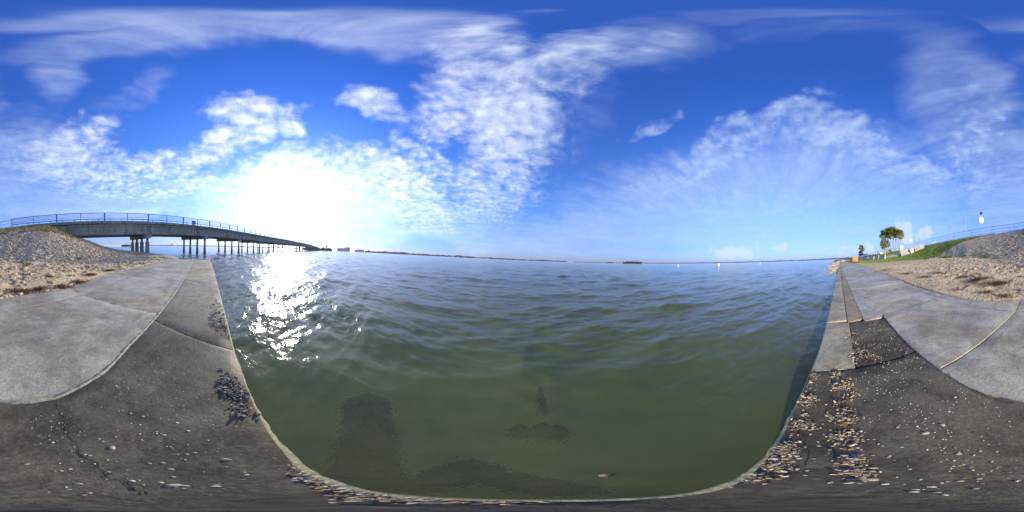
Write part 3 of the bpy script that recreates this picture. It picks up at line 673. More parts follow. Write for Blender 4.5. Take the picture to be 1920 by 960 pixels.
for px, py in ((1617, 746), (1640, 750), (1672, 757), (1720, 760), (1683, 801), (1700, 818), (1870, 764), (1872, 780), (1840, 818), (1853, 833), (1690, 838), (1668, 855), (1655, 836), (1763, 866), (1832, 889), (1858, 883), (1800, 902),
               (305, 868), (350, 852), (320, 880), (300, 828), (308, 816), (390, 826), (340, 786), (230, 770), (190, 764), (186, 823), (280, 869), (147, 907), (50, 870), (320, 838), (365, 849)):
    shell_obj(px, py, random.uniform(.009, .016), 'single small white shell lying loose on the dark slab', group='small loose shells on the dark slabs')

# ------------------------------------------------------------------ riprap stones, shore rocks
ICO = None
def ico(sub):
    bm = bmesh.new(); bmesh.ops.create_icosphere(bm, subdivisions=sub, radius=1.0)
    v = [p.co.copy() for p in bm.verts]; f = [tuple(x.index for x in q.verts) for q in bm.faces]; bm.free(); return v, f
ICO1, ICO2 = ico(1), ico(2)
def stone_mesh(name, seed, flat=.55, geo=ICO2, mat=M_STONE, boxy=.5):
    random.seed(seed); off = Vector((seed*3.7, seed*1.3, 0)); vs = []
    for p in geo[0]:
        q = Vector([math.copysign(abs(c)**(1-boxy*.45), c) for c in p]); k = 1+.34*mnoise.noise(p*1.3+off)+.16*mnoise.noise(p*3.1+off)
        q = q*k; vs.append((q.x, q.y*.8, q.z*flat))
    me = bpy.data.meshes.new(name); me.from_pydata(vs, [], geo[1]); me.update(); me.materials.append(mat); return me
riprap = tag(empty('riprap'), 'rubble stones bedded in sand on the left bank below the bridge', 'stone bank')
riprap2 = tag(empty('riprap'), 'rubble stones and wrack bedded in sand on the right bank', 'stone bank')
smesh = [stone_mesh('stone', 60+i) for i in range(8)]
random.seed(21)
def stone_spots(az0, az1, n, rlim, grad):
    out = []; tr = 0
    while len(out) < n and tr < n*40:
        tr += 1; a = random.uniform(az0, az1); r = math.sqrt(random.uniform(4.8**2, rlim**2)); p = pol(a, r)
        b = (float(yB(p.x))-p.y)
        if b < .05 or p.x < -20: continue
        if az0 > 0 and b < 2.6 and random.random() < .86: continue
        if vnoise(p.x*.8+5, p.y*.8) < grad*(1-b/14) and random.random() < .75: continue
        aw = -a if a < 0 else 360-a
        rc_ = float(np.interp(aw, -LAND[:, 0], LAND[:, 3]))
        if r > rc_*.97: continue
        out.append((p.x, p.y, r))
    return sorted(out, key=lambda t: t[2])
def stone_size(r): return random.uniform(.06, .17)*(1+min(r, 30)*.015)
for par, spots in ((riprap, stone_spots(-186, -118, 3300, 27, .55)), (riprap2, stone_spots(118, 174, 2600, 25, .62))):
    rest = MB()
    for i, (x, y, r) in enumerate(spots):
        s = stone_size(r)
        if par is riprap2: s *= .72
        z = gz(x, y)-s*random.uniform(.02, .35)
        if i < 290:
            o = bpy.data.objects.new('stone', random.choice(smesh)); COL.objects.link(o); o.parent = par
            o.location = (x, y, z); o.scale = (s*random.uniform(.8, 1.4), s, s*random.uniform(.55, 1.1)); o.rotation_euler = (random.uniform(-.3, .3), random.uniform(-.3, .3), random.uniform(0, 6.28))
        else:
            m = Matrix.Translation((x, y, z)) @ Matrix.Rotation(random.uniform(0, 6.28), 4, 'Z') @ Matrix.Rotation(random.uniform(-.3, .3), 4, 'X') @ Matrix.Diagonal((s*random.uniform(.8, 1.5), s*.85, s*random.uniform(.35, .7), 1))
            o_ = Vector((i*1.7, 0, 0)); rest.add([m @ (p*(1+.35*mnoise.noise(p*1.4+o_))) for p in ICO1[0]], ICO1[1])
    rest.build('small_stones', M_STONE, par, kind='stuff')
def gravel(name, label, az0, az1, n, r0f, r1f, smin, smax, mat):
    m = MB(); T = LAND
    for i in range(n):
        a = random.uniform(az0, az1); aw = -a if a < 0 else 360-a
        rf = float(np.interp(aw, -T[:, 0], T[:, 1])); rc_ = float(np.interp(aw, -T[:, 0], T[:, 3]))
        r = rf+(rc_-rf)*random.uniform(r0f, r1f); p = pol(a, r); s = random.uniform(smin, smax)
        if float(yB(p.x))-p.y < .3: continue
        z = gz(p.x, p.y); v = [Vector((random.uniform(.6, 1.2)*c[0], random.uniform(.6, 1.2)*c[1], random.uniform(.5, 1)*c[2]))*s for c in ((1, 0, 0), (-.5, .9, 0), (-.5, -.9, 0), (0, 0, .7))]
        m.add([q+Vector((p.x, p.y, z)) for q in v], [(0, 1, 3), (1, 2, 3), (2, 0, 3)])
    return tag(m.build(name, mat), label, 'gravel', kind='stuff')
gravel('gravel', 'grey gravel covering the slope under the right railing', 146, 180, 14000, -.15, .98, .05, .13, M_GRAVEL)
gravel('gravel', 'pale gravel covering the mound beside the bridge', -180, -128, 15000, .0, .99, .05, .14, M_GRAVEL)
# wave-cut rocks off the end of the wall in the east
rk = [(1573, 509, .9), (1569, 510, .8), (1565, 508, 1.1), (1562, 505, 1.2), (1558, 502, 1.1), (1566, 502, 1.3), (1571, 502, 1.4), (1555, 499, .9), (1561, 498, 1.5), (1568, 497, 1.6), (1573, 496, 1.5), (1565, 494, 1.8), (1571, 492, 1.9), (1578, 491, 1.8), (1575, 489.5, 2.2), (1582, 488.5, 2.4), (1588, 488, 2.4), (1552, 504, .6), (1559, 510, .6), (1551, 514, .45)]
for i, (px, py, s) in enumerate(rk):
    p = gp(px, py, -.3); r = math.hypot(p.x, p.y)
    if r > 95: p = pol(math.degrees(math.atan2(p.x, p.y)), 95, -.3)
    me = stone_mesh('shore_rock', 300+i, .5, ICO2, M_ROCK, .5); o = bpy.data.objects.new('shore_rock', me); COL.objects.link(o)
    o.location = (p.x, p.y, -.38); s2 = s*.62*max(1, math.hypot(p.x, p.y)/55); o.scale = (s2*1.2, s2, s2*.95); o.rotation_euler = (0, 0, i*1.3)
    tag(o, 'tan boulder of the rock pile off the far end of the right wall', 'rock', 'tan boulders off the end of the seawall')
# dark things under the water
random.seed(5)
def weed_mound(name, label, pts, n, sz, depth=-.95):
    """a weed-grown lump on the bed: pts are (photo x, y, radius m)"""
    n = n*20; cs = np.array([[*gp(px, py, WZ-.35)[:2], rad] for px, py, rad in pts]); pick = cs[rng.integers(0, len(cs), n)]
    a = rng.uniform(0, 6.283, n); q = np.abs(rng.normal(0, .72, n)); x = pick[:, 0]+np.cos(a)*pick[:, 2]*q*1.2; y = pick[:, 1]+np.sin(a)*pick[:, 2]*q*1.2
    z = WZ-.24-.22*rng.random(n)-.12*np.minimum(q, 1.6)
    ok = y < 9; ok &= y > yE(x)+.03; x, y, z = x[ok], y[ok], z[ok]; n = len(x)
    d = rng.normal(0, 1, (n, 3)); d[:, 2] *= .4; d /= np.linalg.norm(d, axis=1)[:, None]; e = np.cross(d, rng.normal(0, 1, (n, 3))); e /= np.linalg.norm(e, axis=1)[:, None]
    L = (sz*.50*rng.uniform(.5, 1.3, n))[:, None]; P0 = np.stack([x, y, z], 1)
    vv = np.stack([P0-e*L*.4, P0+e*L*.4, P0+d*L+e*L*.25, P0+d*L-e*L*.25], 1).reshape(-1, 3)
    return tag(np_mesh(name, vv, np.arange(4*n).reshape(-1, 4), M_SUBW, False), label, 'seaweed', kind='stuff')
weed_mound('submerged_weed', 'tall dark weed-grown shape under the water left of centre', [(x, y, .085*(1.05-(y-740)/330)) for y in range(752, 905, 12) for x in (668, 690, 712)]+[(690, 745, .10)], 6500, .034)
weed_mound('submerged_weed', 'dark weed mass under the water against the wall corner', [(820, 900, .045), (850, 885, .05), (880, 870, .05), (900, 880, .055), (960, 895, .05), (1010, 905, .045), (780, 910, .04), (1060, 915, .04), (740, 905, .04)], 5200, .028)
weed_mound('submerged_weed', 'small dark weed patch under the water right of centre', [(975, 802, .05), (1010, 803, .045), (1045, 803, .05), (1020, 800, .045)], 1500, .03)
weed_mound('submerged_weed', 'thin dark weed stem under the water above the small patch', [(1015, 745, .035), (1018, 760, .035), (1014, 730, .03)], 260, .03)

# ------------------------------------------------------------------ dry wrack
def wrack(px, py, rad, n, label):
    p = hit(px, py) or gp(px, py); m = MB()
    for k in range(n):
        a = random.uniform(0, 6.28); q = abs(random.gauss(0, .5))*rad; x, y = p.x+math.cos(a)*q*1.5, p.y+math.sin(a)*q*.8
        z = max(gz(x, y), 0)+random.uniform(0, .05); L = random.uniform(.05, .18); t = random.uniform(0, 6.28); w_ = random.uniform(.006, .016)
        d = Vector((math.cos(t), math.sin(t), random.uniform(-.1, .5)))*L; e = Vector((-math.sin(t), math.cos(t), 0))*w_
        b_ = Vector((x, y, z)); mi = b_+d*.5+Vector((0, 0, .03)); m.add([b_-e, b_+e, mi+e, mi-e, b_+d+e*.4, b_+d-e*.4], [(0, 1, 2, 3), (3, 2, 4, 5)])
    o = m.build('seaweed_clump', M_WEED); return tag(o, label, 'seaweed', kind='stuff')
for i, (px, py, rad, n, lab) in enumerate([(40, 548, .42, 420, 'brown seaweed clump at the sand edge far left of the apron'), (75, 543, .28, 220, 'brown seaweed clump at the tip of sand left'), (118, 540, .35, 260, 'dark brown wrack heap at the sand edge above the long joint'),
        (148, 532, .35, 250, 'dark wrack heap between sand and slab on the left bank'), (170, 516, .4, 220, 'wrack line along the sand on the left bank'), (205, 508, .45, 200, 'small wrack clump where the sand narrows on the left'), (95, 520, .3, 120, 'wrack caught between stones on the left bank'),
        (1870, 534, .65, 520, 'long dark wrack heap on the right sand'), (1835, 525, .6, 380, 'brown wrack heap in the middle of the right sand'), (1760, 512, .6, 300, 'wrack line on the right sand further along'), (1700, 514, .7, 280, 'wrack line beside the right apron'),
        (1660, 507, .9, 260, 'thin wrack line spilling on the far right apron'), (1852, 549, .25, 60, 'small wrack bits near the sand tip on the right'), (1885, 557, .3, 90, 'small wrack clump at the right edge of the sand'), (1798, 544, .3, 40, 'grey wrack bits at the sand border right'), (1808, 520, .5, 200, 'wrack between stones on the right bank'), (1735, 520, .4, 140, 'wrack at the sand border beside the right apron')]):
    wrack(px, py, rad, n, lab)

# ------------------------------------------------------------------ grass
def grass(name, label, n, az0, az1, t0, t1, h0, h1, mat, cond=None, wid=.018):
    az_ = rng.uniform(az0, az1, n); aw = np.where(az_ < 0, -az_, 360-az_); T = LAND; k = -T[:, 0]
    rf = np.interp(aw, k, T[:, 1]); rc_ = np.interp(aw, k, T[:, 3]); tt = rng.uniform(t0, t1, n) if not callable(t0) else rng.uniform(0, 1, n)*(t1-t0(aw))+t0(aw)
    r = rf+(rc_-rf)*tt; x = r*np.sin(np.radians(az_)); y = r*np.cos(np.radians(az_)); keep = (vnoise(x*.9, y*.9) > (cond or 0)); x, y, r = x[keep], y[keep], r[keep]; n = len(x)
    z = ground_z(x, y); a = rng.uniform(0, 6.28, n); h = rng.uniform(h0, h1, n); wv = wid*(1+r/14); la = rng.uniform(0, 6.28, n); ln = h*rng.uniform(.1, .6, n)
    ex, ey = np.cos(a)*wv, np.sin(a)*wv
    P_ = np.stack([np.stack([x-ex, y-ey, z], -1), np.stack([x+ex, y+ey, z], -1), np.stack([x+np.cos(la)*ln, y+np.sin(la)*ln, z+h], -1)], 1).reshape(-1, 3)
    return tag(np_mesh(name, P_, np.arange(3*n).reshape(-1, 3), mat, False), label, 'grass', kind='stuff')
edge_f = lambda aw: np.interp(aw, [188, 192.9, 196.7, 202.4, 206.2, 210, 214, 225, 240], [.97, .93, .80, .60, .38, .10, .03, .0, -.05])
grass('grass', 'short green grass on the embankment below the right railing', 70000, 122, 170, edge_f, 1.0, .05, .16, M_GRASS)
grass('grass', 'pale dry grass fringe at the foot of the right slope', 9000, 140, 178, -.04, .10, .04, .14, M_GRASS, .55)
grass('dry_grass', 'dry grass tufts on the crown of the left mound', 16000, -180, -152, .62, 1.0, .06, .28, M_DRYG, .42)
grass('dry_grass', 'sparse weeds between the stones of the left bank', 2200, -178, -126, .05, .6, .05, .2, M_DRYG, .72)
def tuft(px, py, lab):
    p = hit(px, py)
    if p is None: return
    m = MB()
    for k in range(90):
        a = random.uniform(0, 6.28); q = random.random()*.28; b_ = Vector((p.x+math.cos(a)*q, p.y+math.sin(a)*q, p.z)); h = random.uniform(.08, .26); d = Vector((math.cos(a)*h*.6, math.sin(a)*h*.6, h)); e = Vector((-math.sin(a), math.cos(a), 0))*.012
        m.add([b_-e, b_+e, b_+d], [(0, 1, 2)])
    tag(m.build('weed_tuft', M_GRASS), lab, 'weed')
for px, py, lab in ((42, 492, 'green weed tuft among stones near the left margin'), (50, 499, 'lower of two green weed tufts near the left margin'), (149, 486, 'small green weed tuft in the middle of the left bank'), (252, 478, 'green weed tuft on the shore before the nearest bridge piles'), (1888, 478, 'green weed tuft on the right bank by the margin')): tuft(px, py, lab)

# ------------------------------------------------------------------ bridge
BN = -153.0; BD = 33.0
bu = pol(BN+90, 1.0); bn = pol(BN, 1.0)               # along the bridge (towards the far shore), and away from the camera
ZS = [-40, -13.9, 2, 16.5, 26, 36, 48, 76, 132, 181, 250, 420]; ZV = [8.0, 8.18, 8.42, 8.75, 8.95, 9.1, 9.12, 9.1, 9.75, 10.2, 10.4, 9.2]
def rail_z(s): return float(np.interp(s, ZS, ZV))
def deck_z(s): return rail_z(s)-1.8
def bp(s, t, z): return bu*s+bn*t+Vector((0, 0, z))
bridge = tag(empty('road_bridge', (0, 0, 0)), 'long grey concrete road bridge on piles crossing the bay to the far shore', 'bridge')
S0, S1, SP = -14.0, 400.0, 17.95
def sweep(name, secs, s_list, mat, parent=bridge):
    """profile (t, dz from deck top) carried along the bridge"""
    m = MB(); n = len(secs)
    vs = [bp(s, BD+t, deck_z(s)+z) for s in s_list for t, z in secs]
    fs = [(i*n+k, i*n+(k+1) % n, (i+1)*n+(k+1) % n, (i+1)*n+k) for i in range(len(s_list)-1) for k in range(n)]
    fs += [tuple(range(n)), tuple(range(len(vs)-1, len(vs)-n-1, -1))]
    m.add(vs, fs); return m.build(name, mat, parent)
slist = list(np.arange(S0, S1+.1, 4.4875))
sweep('deck', [(-.35, 0), (-.35, -.42), (-.15, -.52), (.25, -.58), (11.0, -.58), (11.4, -.42), (11.4, 0), (11.0, .02), (10.7, -.16), (.7, -.16), (.4, .02)], slist, M_BRIDGE)
sweep('road_surface', [(1.9, -.155), (1.9, -.09), (10.2, -.09), (10.2, -.155)], slist, M_ASPH)
bents = [BD*.469+SP*k for k in range(0, 22)]
ends = [S0]+bents+[S1]
for k in range(len(ends)-1):
    a, b = ends[k]+.04, ends[k+1]-.04
    for t in ((.35, 3.9, 7.4, 10.4) if k < 6 else (.35, 10.4)):
        g = sweep('girder', [(t-.28, -.582), (t-.28, -.95), (t-.12, -1.1), (t-.12, -2.3), (t-.30, -2.5), (t-.30, -2.78), (t+.30, -2.78), (t+.30, -2.5), (t+.12, -2.3), (t+.12, -1.1), (t+.28, -.95), (t+.28, -.582)], [a, (a+b)/2, b], M_BRIDGE)
    if k < 8:
        for q in (a+(b-a)*.25, (a+b)/2, a+(b-a)*.75):
            m = MB(); z = deck_z(q); m.box((0, 0, 0), (.3, 9.6, 1.5), M=Matrix.Translation(bp(q, BD+5.4, z-1.55)) @ Matrix.Rotation(math.atan2(bu.y, bu.x), 4, 'Z')); m.build('cross_beam', M_BRIDGE, bridge)
RB = math.atan2(bu.y, bu.x)
for k, s in enumerate(bents):
    z = deck_z(s)-2.785; br = empty('pier', bp(s, BD, 0), RB, bridge)
    # in the frame of the pier x runs along the bridge, +y away from the camera
    m = MB(); m.box((0, 5.4, z-.42), (1.15, 11.6, .84), bev=.04)
    sgn = 1
    m.build('pier_cap', M_BRIDGE, br)
    for i, t in enumerate((.5, 3.7, 7.0, 10.3)):
        if k > 11 and i in (1, 2): pass
        h0 = z-.842; foot = WZ-2.0
        if k == 0: foot = -1.6
        m = MB(); rw = .29
        m.tube([(0, t, foot), (0, t, h0)], rw, 8); pl_ = m.build('pile', M_BRIDGE, br)
        jt = 2.55 if k == 0 else 1.15
        m = MB(); jw = .50 if k == 0 else .38; m.tube([(0, t, foot), (0, t, jt-.12), (0, t, jt)], [jw, jw, jw-.07], 8); m.build('pile_jacket', M_JACK, pl_)
# abutment
m = MB(); zz = deck_z(S0)
m.box((0, 0, 0), (1.0, 11.4, 5.0), M=Matrix.Translation(bp(-1.2, BD+5.4, deck_z(0)-2.9-2.4)) @ Matrix.Rotation(RB, 4, 'Z')); m.build('abutment', M_BRIDGE, bridge)
m = MB(); m.box((0, 0, 0), (12, .4, 1.8), M=Matrix.Translation(bp(-7.6, BD+.05, zz-1.48)) @ Matrix.Rotation(RB, 4, 'Z')); m.build('wing_wall', M_BRIDGE, bridge)
# railings on both sides
def railing(t, s0, s1, sgn):
    r = empty('railing', (0, 0, 0), 0, bridge)
    ss = np.arange(s0, s1, 4.85)
    for z, w_ in ((1.8, .13), (1.50, .06), (1.22, .06), (.92, .09)):
        m = MB()
        for a, b in zip(ss, ss[1:]): m.bar(bp(a, BD+t, deck_z(a)+z), bp(b, BD+t, deck_z(b)+z), w_)
        m.build('rail', M_STEEL, r)
    m = MB()
    for a, b in zip(ss, ss[1:]): m.bar(bp(a, BD+t, deck_z(a)+.52), bp(b, BD+t, deck_z(b)+.52), .20, .16)
    m.build('guard_beam', M_STEEL, r)
    for i, s in enumerate(ss):
        wd = (.11 if i % 2 else .26) if s < 60 else .13; m = MB(); z = deck_z(s)
        m.box((0, 0, 0), (wd, .16, 1.84), M=Matrix.Translation(bp(s, BD+t, z+.92)) @ Matrix.Rotation(RB, 4, 'Z')); m.build('post', M_STEEL, r)
    m = MB()
    for s in np.arange(s0+1.2, min(s1, 120), 2.42):
        if min(abs(ss-s)) < .4: continue
        m.bar(bp(s, BD+t, deck_z(s)), bp(s, BD+t, deck_z(s)+.46), .12)
    m.build('short_posts', M_STEEL, r, kind='stuff')
railing(.02, -13.6, 240, 1); railing(11.05, -13.6, 240, 1)
# a box and a few people-high lamp boxes on the walkway are only one grey cabinet
m = MB(); q = bp(29.5, BD+.9, deck_z(29.5)); cab = empty('electrical_cabinet', q, RB); tag(cab, 'grey metal cabinet standing behind the bridge railing', 'cabinet')
m.box((0, 0, .66), (.95, .5, 1.3), bev=.03); m.build('cabinet_body', M_STEEL, cab); m = MB(); m.box((0, 0, 1.35), (1.05, .6, .06)); m.build('cabinet_lid', M_GALV, cab)

# ------------------------------------------------------------------ embankment railing, road, signs, poles
cr = [(float(a), float(r), float(z)) for a, r, z in zip(LAND[:, 0], LAND[:, 3], LAND[:, 4])]
def crest(a):                    # a: bearing as in LAND
    aw = -a; return (float(np.interp(aw, -LAND[:, 0], LAND[:, 3])), float(np.interp(aw, -LAND[:, 0], LAND[:, 4])))
path = []
for a in np.arange(-171, -233, -.4):
    r, z = crest(a); path.append(pol(a, r+.5, z))
fence = tag(empty('embankment_railing'), 'thin metal pedestrian railing on posts along the top of the right embankment', 'railing')
acc = 0; last = path[0]; posts = [path[0]]
for p in path[1:]:
    acc += (p-last).length; last = p
    if acc > 2.5: posts.append(p); acc = 0
posts = [Vector((p.x, p.y, gz(p.x, p.y))) for p in posts]
zs = [p.z for p in posts]; zs = [sum(zs[max(0, i-3):i+4])/len(zs[max(0, i-3):i+4]) for i in range(len(zs))]
HR = 1.75
for z, wd in ((HR, .10), (HR*.62, .07), (HR*.22, .07)):
    m = MB()
    for i in range(len(posts)-1): m.bar((posts[i].x, posts[i].y, zs[i]+z), (posts[i+1].x, posts[i+1].y, zs[i+1]+z), wd)
    m.build('rail', M_GALV, fence)
for i, p in enumerate(posts):
    m = MB(); m.bar((p.x, p.y, p.z-.2), (p.x, p.y, zs[i]+HR), .07); po = m.build('post', M_GALV, fence)
    m = MB(); m.box((p.x, p.y, p.z+.06), (.34, .34, .22), bev=.03); m.build('post_base', M_WHITE, po)
m = MB(); vs = []
for a in np.arange(-164, -240, -1.0):
    r, z = crest(a); vs += [tuple(pol(a, r+2.2, gz(*pol(a, r+2.2).xy)+.06)), tuple(pol(a, r+11, gz(*pol(a, r+11).xy)+.06))]
n_ = len(vs)//2; zz_ = [max(vs[2*i][2], vs[2*i+1][2]) for i in range(n_)]; vs = [(v[0], v[1], zz_[i//2]+.05) for i, v in enumerate(vs)]
m.add(vs, [(2*i, 2*i+1, 2*i+3, 2*i+2) for i in range(n_-1)]); tag(m.build('road', M_ASPH), 'asphalt road along the top of the embankment', kind='structure')

def post_obj(name, px, pyb, pyt, r, w_, mat, label, cat):
    b = at(px, pyb, r); tz = at(px, pyt, r).z; g = gz(b.x, b.y); o = tag(empty(name, (b.x, b.y, g-.1)), label, cat)
    m = MB(); m.tube([(0, 0, 0), (0, 0, tz-g+.1)], [w_, w_*.7], 8); m.build('pole', mat, o); return o, tz-g+.1
def crestr(px): 
    a, _ = azel(px, 450); a = a-360 if a > 0 else a; return crest(a)[0]
for px, pyt, lab in ((1783, 408, 'shorter thin utility pole behind the right railing, nearer the palms'), (1811.5, 395, 'tallest thin utility pole behind the right railing')):
    o, h = post_obj('utility_pole', px, 450, pyt, crestr(px)+5, .10, M_WOODP, lab, 'pole')
    m = MB(); m.box((0, 0, h-.8), (.12, .5, .1)); m.build('crossarm', M_GALV, o); m = MB(); m.box((0, 0, h*.6), (.3, .3, .35)); m.build('pole_box', M_GALV, o)
o, h = post_obj('beacon_sign', 1841.5, 441, 402, crestr(1841)+1.0, .07, M_GALV, 'road sign on a pole with a black flashing beacon on top, seen from behind', 'sign')
fa = math.atan2(o.location.y, o.location.x)+math.pi/2
m = MB(); mm = Matrix.Translation((-.04, .12, h*.74)) @ Matrix.Rotation(fa+.5, 4, 'Z')
pts8 = [(math.cos(math.pi*(k+.5)/4)*.62, math.sin(math.pi*(k+.5)/4)*.78) for k in range(8)]
m.add([mm @ Vector((x, -.02, z)) for x, z in pts8]+[mm @ Vector((x, .02, z)) for x, z in pts8], [tuple(range(8)), tuple(range(15, 7, -1))]+[(k, (k+1) % 8, (k+1) % 8+8, k+8) for k in range(8)]); m.build('sign_plate', M_WHITE, o)
m = MB(); m.tube([(-.25, 0, h+.18), (.2, 0, h+.18)], .2, 10); m.box((-.1, 0, h+.5), (.75, .5, .06), bev=.01); m.bar((0, 0, h), (0, 0, h+.48), .08); m.build('beacon', M_DARK, o)
def sign(px, pyc, pyb, wpx, hpx, r, label, round_=False, plate=M_WHITE):
    c = at(px, pyc, r); b = at(px, pyb, r); g = gz(b.x, b.y); d = math.hypot(c.x, c.y); W = wpx*.1875*math.pi/180*d; H = hpx*.1875*math.pi/180*d
    o = tag(empty('road_sign', (b.x, b.y, g), math.atan2(b.y, b.x)+math.pi/2), label, 'sign')
    m = MB(); m.bar((0, .06, -.2), (0, .06, c.z-g+H*.4), .08); m.build('post', M_GALV, o)
    m = MB()
    if round_:
        p_ = [(math.cos(2*math.pi*k/20)*W/2, math.sin(2*math.pi*k/20)*H/2+c.z-g) for k in range(20)]
        m.add([(x, 0, z) for x, z in p_]+[(x, .03, z) for x, z in p_], [tuple(range(20)), tuple(range(39, 19, -1))]+[(k, (k+1) % 20, (k+1) % 20+20, k+20) for k in range(20)])
    else: m.box((0, 0, c.z-g), (W, .03, H), bev=.012)
    m.build('sign_plate', plate, o); return o
sign(1691.5, 465, 474, 6, 9, 62, 'white rectangular road sign beside the palms')
sign(1709, 450, 463, 4.6, 5, 56, 'white round sign on a tall post right of the palms', True)
sign(1752, 455, 460, 5, 6, crestr(1752)+.2, 'small pale square sign low behind the railing')
sign(1653, 475, 480, 5, 5.5, 80, 'white round sign at the foot of the palm group', True)
for i, (px, t_) in enumerate(((1647, 472), (1635, 474))):
    o, h = post_obj('bollard_post', px, 481, t_, 85, .12, M_WHITE, ('white post nearest the palms behind the barriers', 'white post behind the barriers farther from the palms')[i], 'post')
    m = MB(); m.tube([(0, 0, h), (0, 0, h+.15)], [.16, .08], 8); m.build('cap', M_GALV, o)
# concrete barriers
def barrier(p0, p1, y_base, label, h=.95, mat=M_BARR, name='concrete_barrier', rr=None):
    def ground_reach(p, fall):
        g = hit(p[0], p[1]+1.2, 300); return math.hypot(g.x, g.y)*.985 if g else fall
    ra = ground_reach(p0, rr[0]); rb = ground_reach(p1, rr[1])
    a = at(p0[0], p0[1], ra); b = at(p1[0], p1[1], rb); d = b-a; L = d.length; q = d.to_track_quat('X', 'Z').to_matrix().to_4x4(); q.translation = (a+b)/2
    o = empty(name, a); tag(o, label, 'barrier'); q.translation = q.translation-a
    prof_ = [(-.35, -.25), (-.35, .1), (-.2, .3), (-.12, h), (.12, h), (.2, .3), (.35, .1), (.35, -.25)]
    m = MB(); e = .03; vs = [q @ Vector((x, y, z)) for x in (-L/2+e, L/2-e) for y, z in prof_]; m.add(vs, [tuple(range(7, -1, -1)), tuple(range(8, 16))]+[(k, (k+1) % 8, (k+1) % 8+8, k+8) for k in range(8)]); m.build('barrier_body', mat, o)
    m = MB(); m.box((0, 0, 0), (.5, .2, .1), M=q @ Matrix.Translation((0, 0, h+.02))); m.build('lifting_slot', mat, o)
barrier((1609, 486), (1628, 486), 0, 'long pale concrete barrier next to the orange block', .95, rr=(66, 72))
barrier((1629, 486), (1639, 485.5), 0, 'pale concrete barrier second from the orange block', .95, rr=(70, 72))
barrier((1640, 485), (1648, 484.5), 0, 'pale concrete barrier third from the orange block', 1.1, rr=(69, 70))
barrier((1649, 484), (1660, 483.5), 0, 'pale concrete barrier fourth from the orange block', 1.0, rr=(66, 66))
barrier((1661, 483), (1688, 478.5), 0, 'low sand-covered barrier lying between the palms and the slope', .45, rr=(64, 58))
barrier((1690, 479), (1706, 474), 0, 'tilted pale barrier on the slope left of the gap', 1.25, rr=(54, 54))
barrier((1706.5, 474.5), (1714, 471), 0, 'short tilted barrier between two longer ones on the slope', 1.1, rr=(53, 53))
barrier((1716.5, 470.5), (1733, 463.5), 0, 'highest pale barrier on the grass slope', 1.1, rr=(52, 50))
ob = at(1604, 490, 60); o = tag(empty('orange_block', (ob.x, ob.y, max(ob.z, -.02)-.05), R(25)), 'orange painted concrete block at the far end of the apron', 'block')
m = MB(); m.box((0, 0, .85), (1.5, 1.5, 1.7), bev=.08); m.build('block_body', M_ORNG, o); m = MB(); m.box((0, 0, 1.74), (.9, .9, .06), bev=.02); m.build('block_top', M_ORNG, o)

# ------------------------------------------------------------------ palms and trees
def palm(px, pyb, pyt, r, crown, label, group, lean=0.0, dead=.25, nf=84):
    crown *= 1.42
    b = at(px, pyb, r); t = at(px, pyt, r); g = min(b.z, gz(b.x, b.y)); H = t.z-g; o = tag(empty('palm_tree', (b.x, b.y, g)), label, 'palm tree', group)
    m = MB(); pts_ = [(lean*(k/6)**2, lean*.3*(k/6)**2, H*k/6) for k in range(7)]; m.tube(pts_, [.26, .21, .19, .18, .18, .18, .17], 8); m.build('trunk', M_TRUNK, o)
    top = Vector(pts_[-1]); live, dd = MB(), MB()
    for i in range(nf):
        isd = i < nf*dead; th = random.uniform(0, 6.28); el_ = random.uniform(-1.35, -.65) if isd else random.uniform(-.75, 1.4)
        d = Vector((math.cos(th)*math.cos(el_), math.sin(th)*math.cos(el_), math.sin(el_))); L = crown*random.uniform(.75, 1.1)*(0.8 if isd else 1)
        st = top+d*L*.42; side = d.cross(Vector((0, 0, 1))).normalized(); upv = side.cross(d); mm_ = dd if isd else live
        mm_.add([top+side*.03, top-side*.03, st-side*.03, st+side*.03], [(0, 1, 2, 3)])
        for k in range(9):
            f = (k-4)/4; dirr = (d*math.cos(f*1.15)+side*math.sin(f*1.15)+upv*random.uniform(-.12, .12)).normalized(); l2 = L*.62*(1-.25*abs(f))
            e = dirr.cross(upv).normalized()*L*.055; tip = st+dirr*l2+Vector((0, 0, -L*.16*random.random()-.05)); mid_ = st+dirr*l2*.55
            mm_.add([st, mid_+e, tip, mid_-e], [(0, 1, 2, 3)])
    live.build('crown', M_PALM, o)
    if dd.v: dd.build('dead_fronds', M_PALMD, o)
G1 = 'fan palms of the group on the right shore'
PL = [(1658, 479, 440, 76, 1.9, 'leftmost tall fan palm of the group', .35), (1661, 479, 437, 80, 1.7, 'tall fan palm just right of the leftmost one', .2), (1666.5, 478, 436, 78, 2.0, 'tall dark green fan palm left of the group centre', .15),
      (1671, 478, 440, 74, 1.8, 'shaggy fan palm in the front centre of the group', .4), (1677, 477, 434, 76, 2.1, 'tallest fan palm in the middle of the group', .25), (1681, 477, 438, 80, 1.9, 'fan palm right of the tallest one', .3),
      (1686.5, 476, 437, 74, 2.0, 'fan palm with yellow skirt at the right', .45), (1690, 476, 440, 78, 1.9, 'rightmost fan palm with yellow hanging fronds', .55),
      (1657, 480, 457, 70, 1.3, 'short fan palm under the leftmost tall ones', .3), (1660.5, 480, 451, 70, 1.3, 'short yellowish fan palm second from the left below', .6), (1665, 480, 457, 72, 1.4, 'short dry fan palm in front of the tall trunks', .5), (1656, 480, 464, 71, 1.0, 'smallest fan palm low at the left of the group', .3)]
for i, (px, b_, t_, r, c, lab, dead) in enumerate(PL): palm(px, b_, t_, r, c, lab, G1, random.uniform(-.5, .5), dead)
palm(1616.5, 482, 464, 110, 1.7, 'lone fan palm left of the main group, upper crown', 'small palms near the orange block', .4, .35)
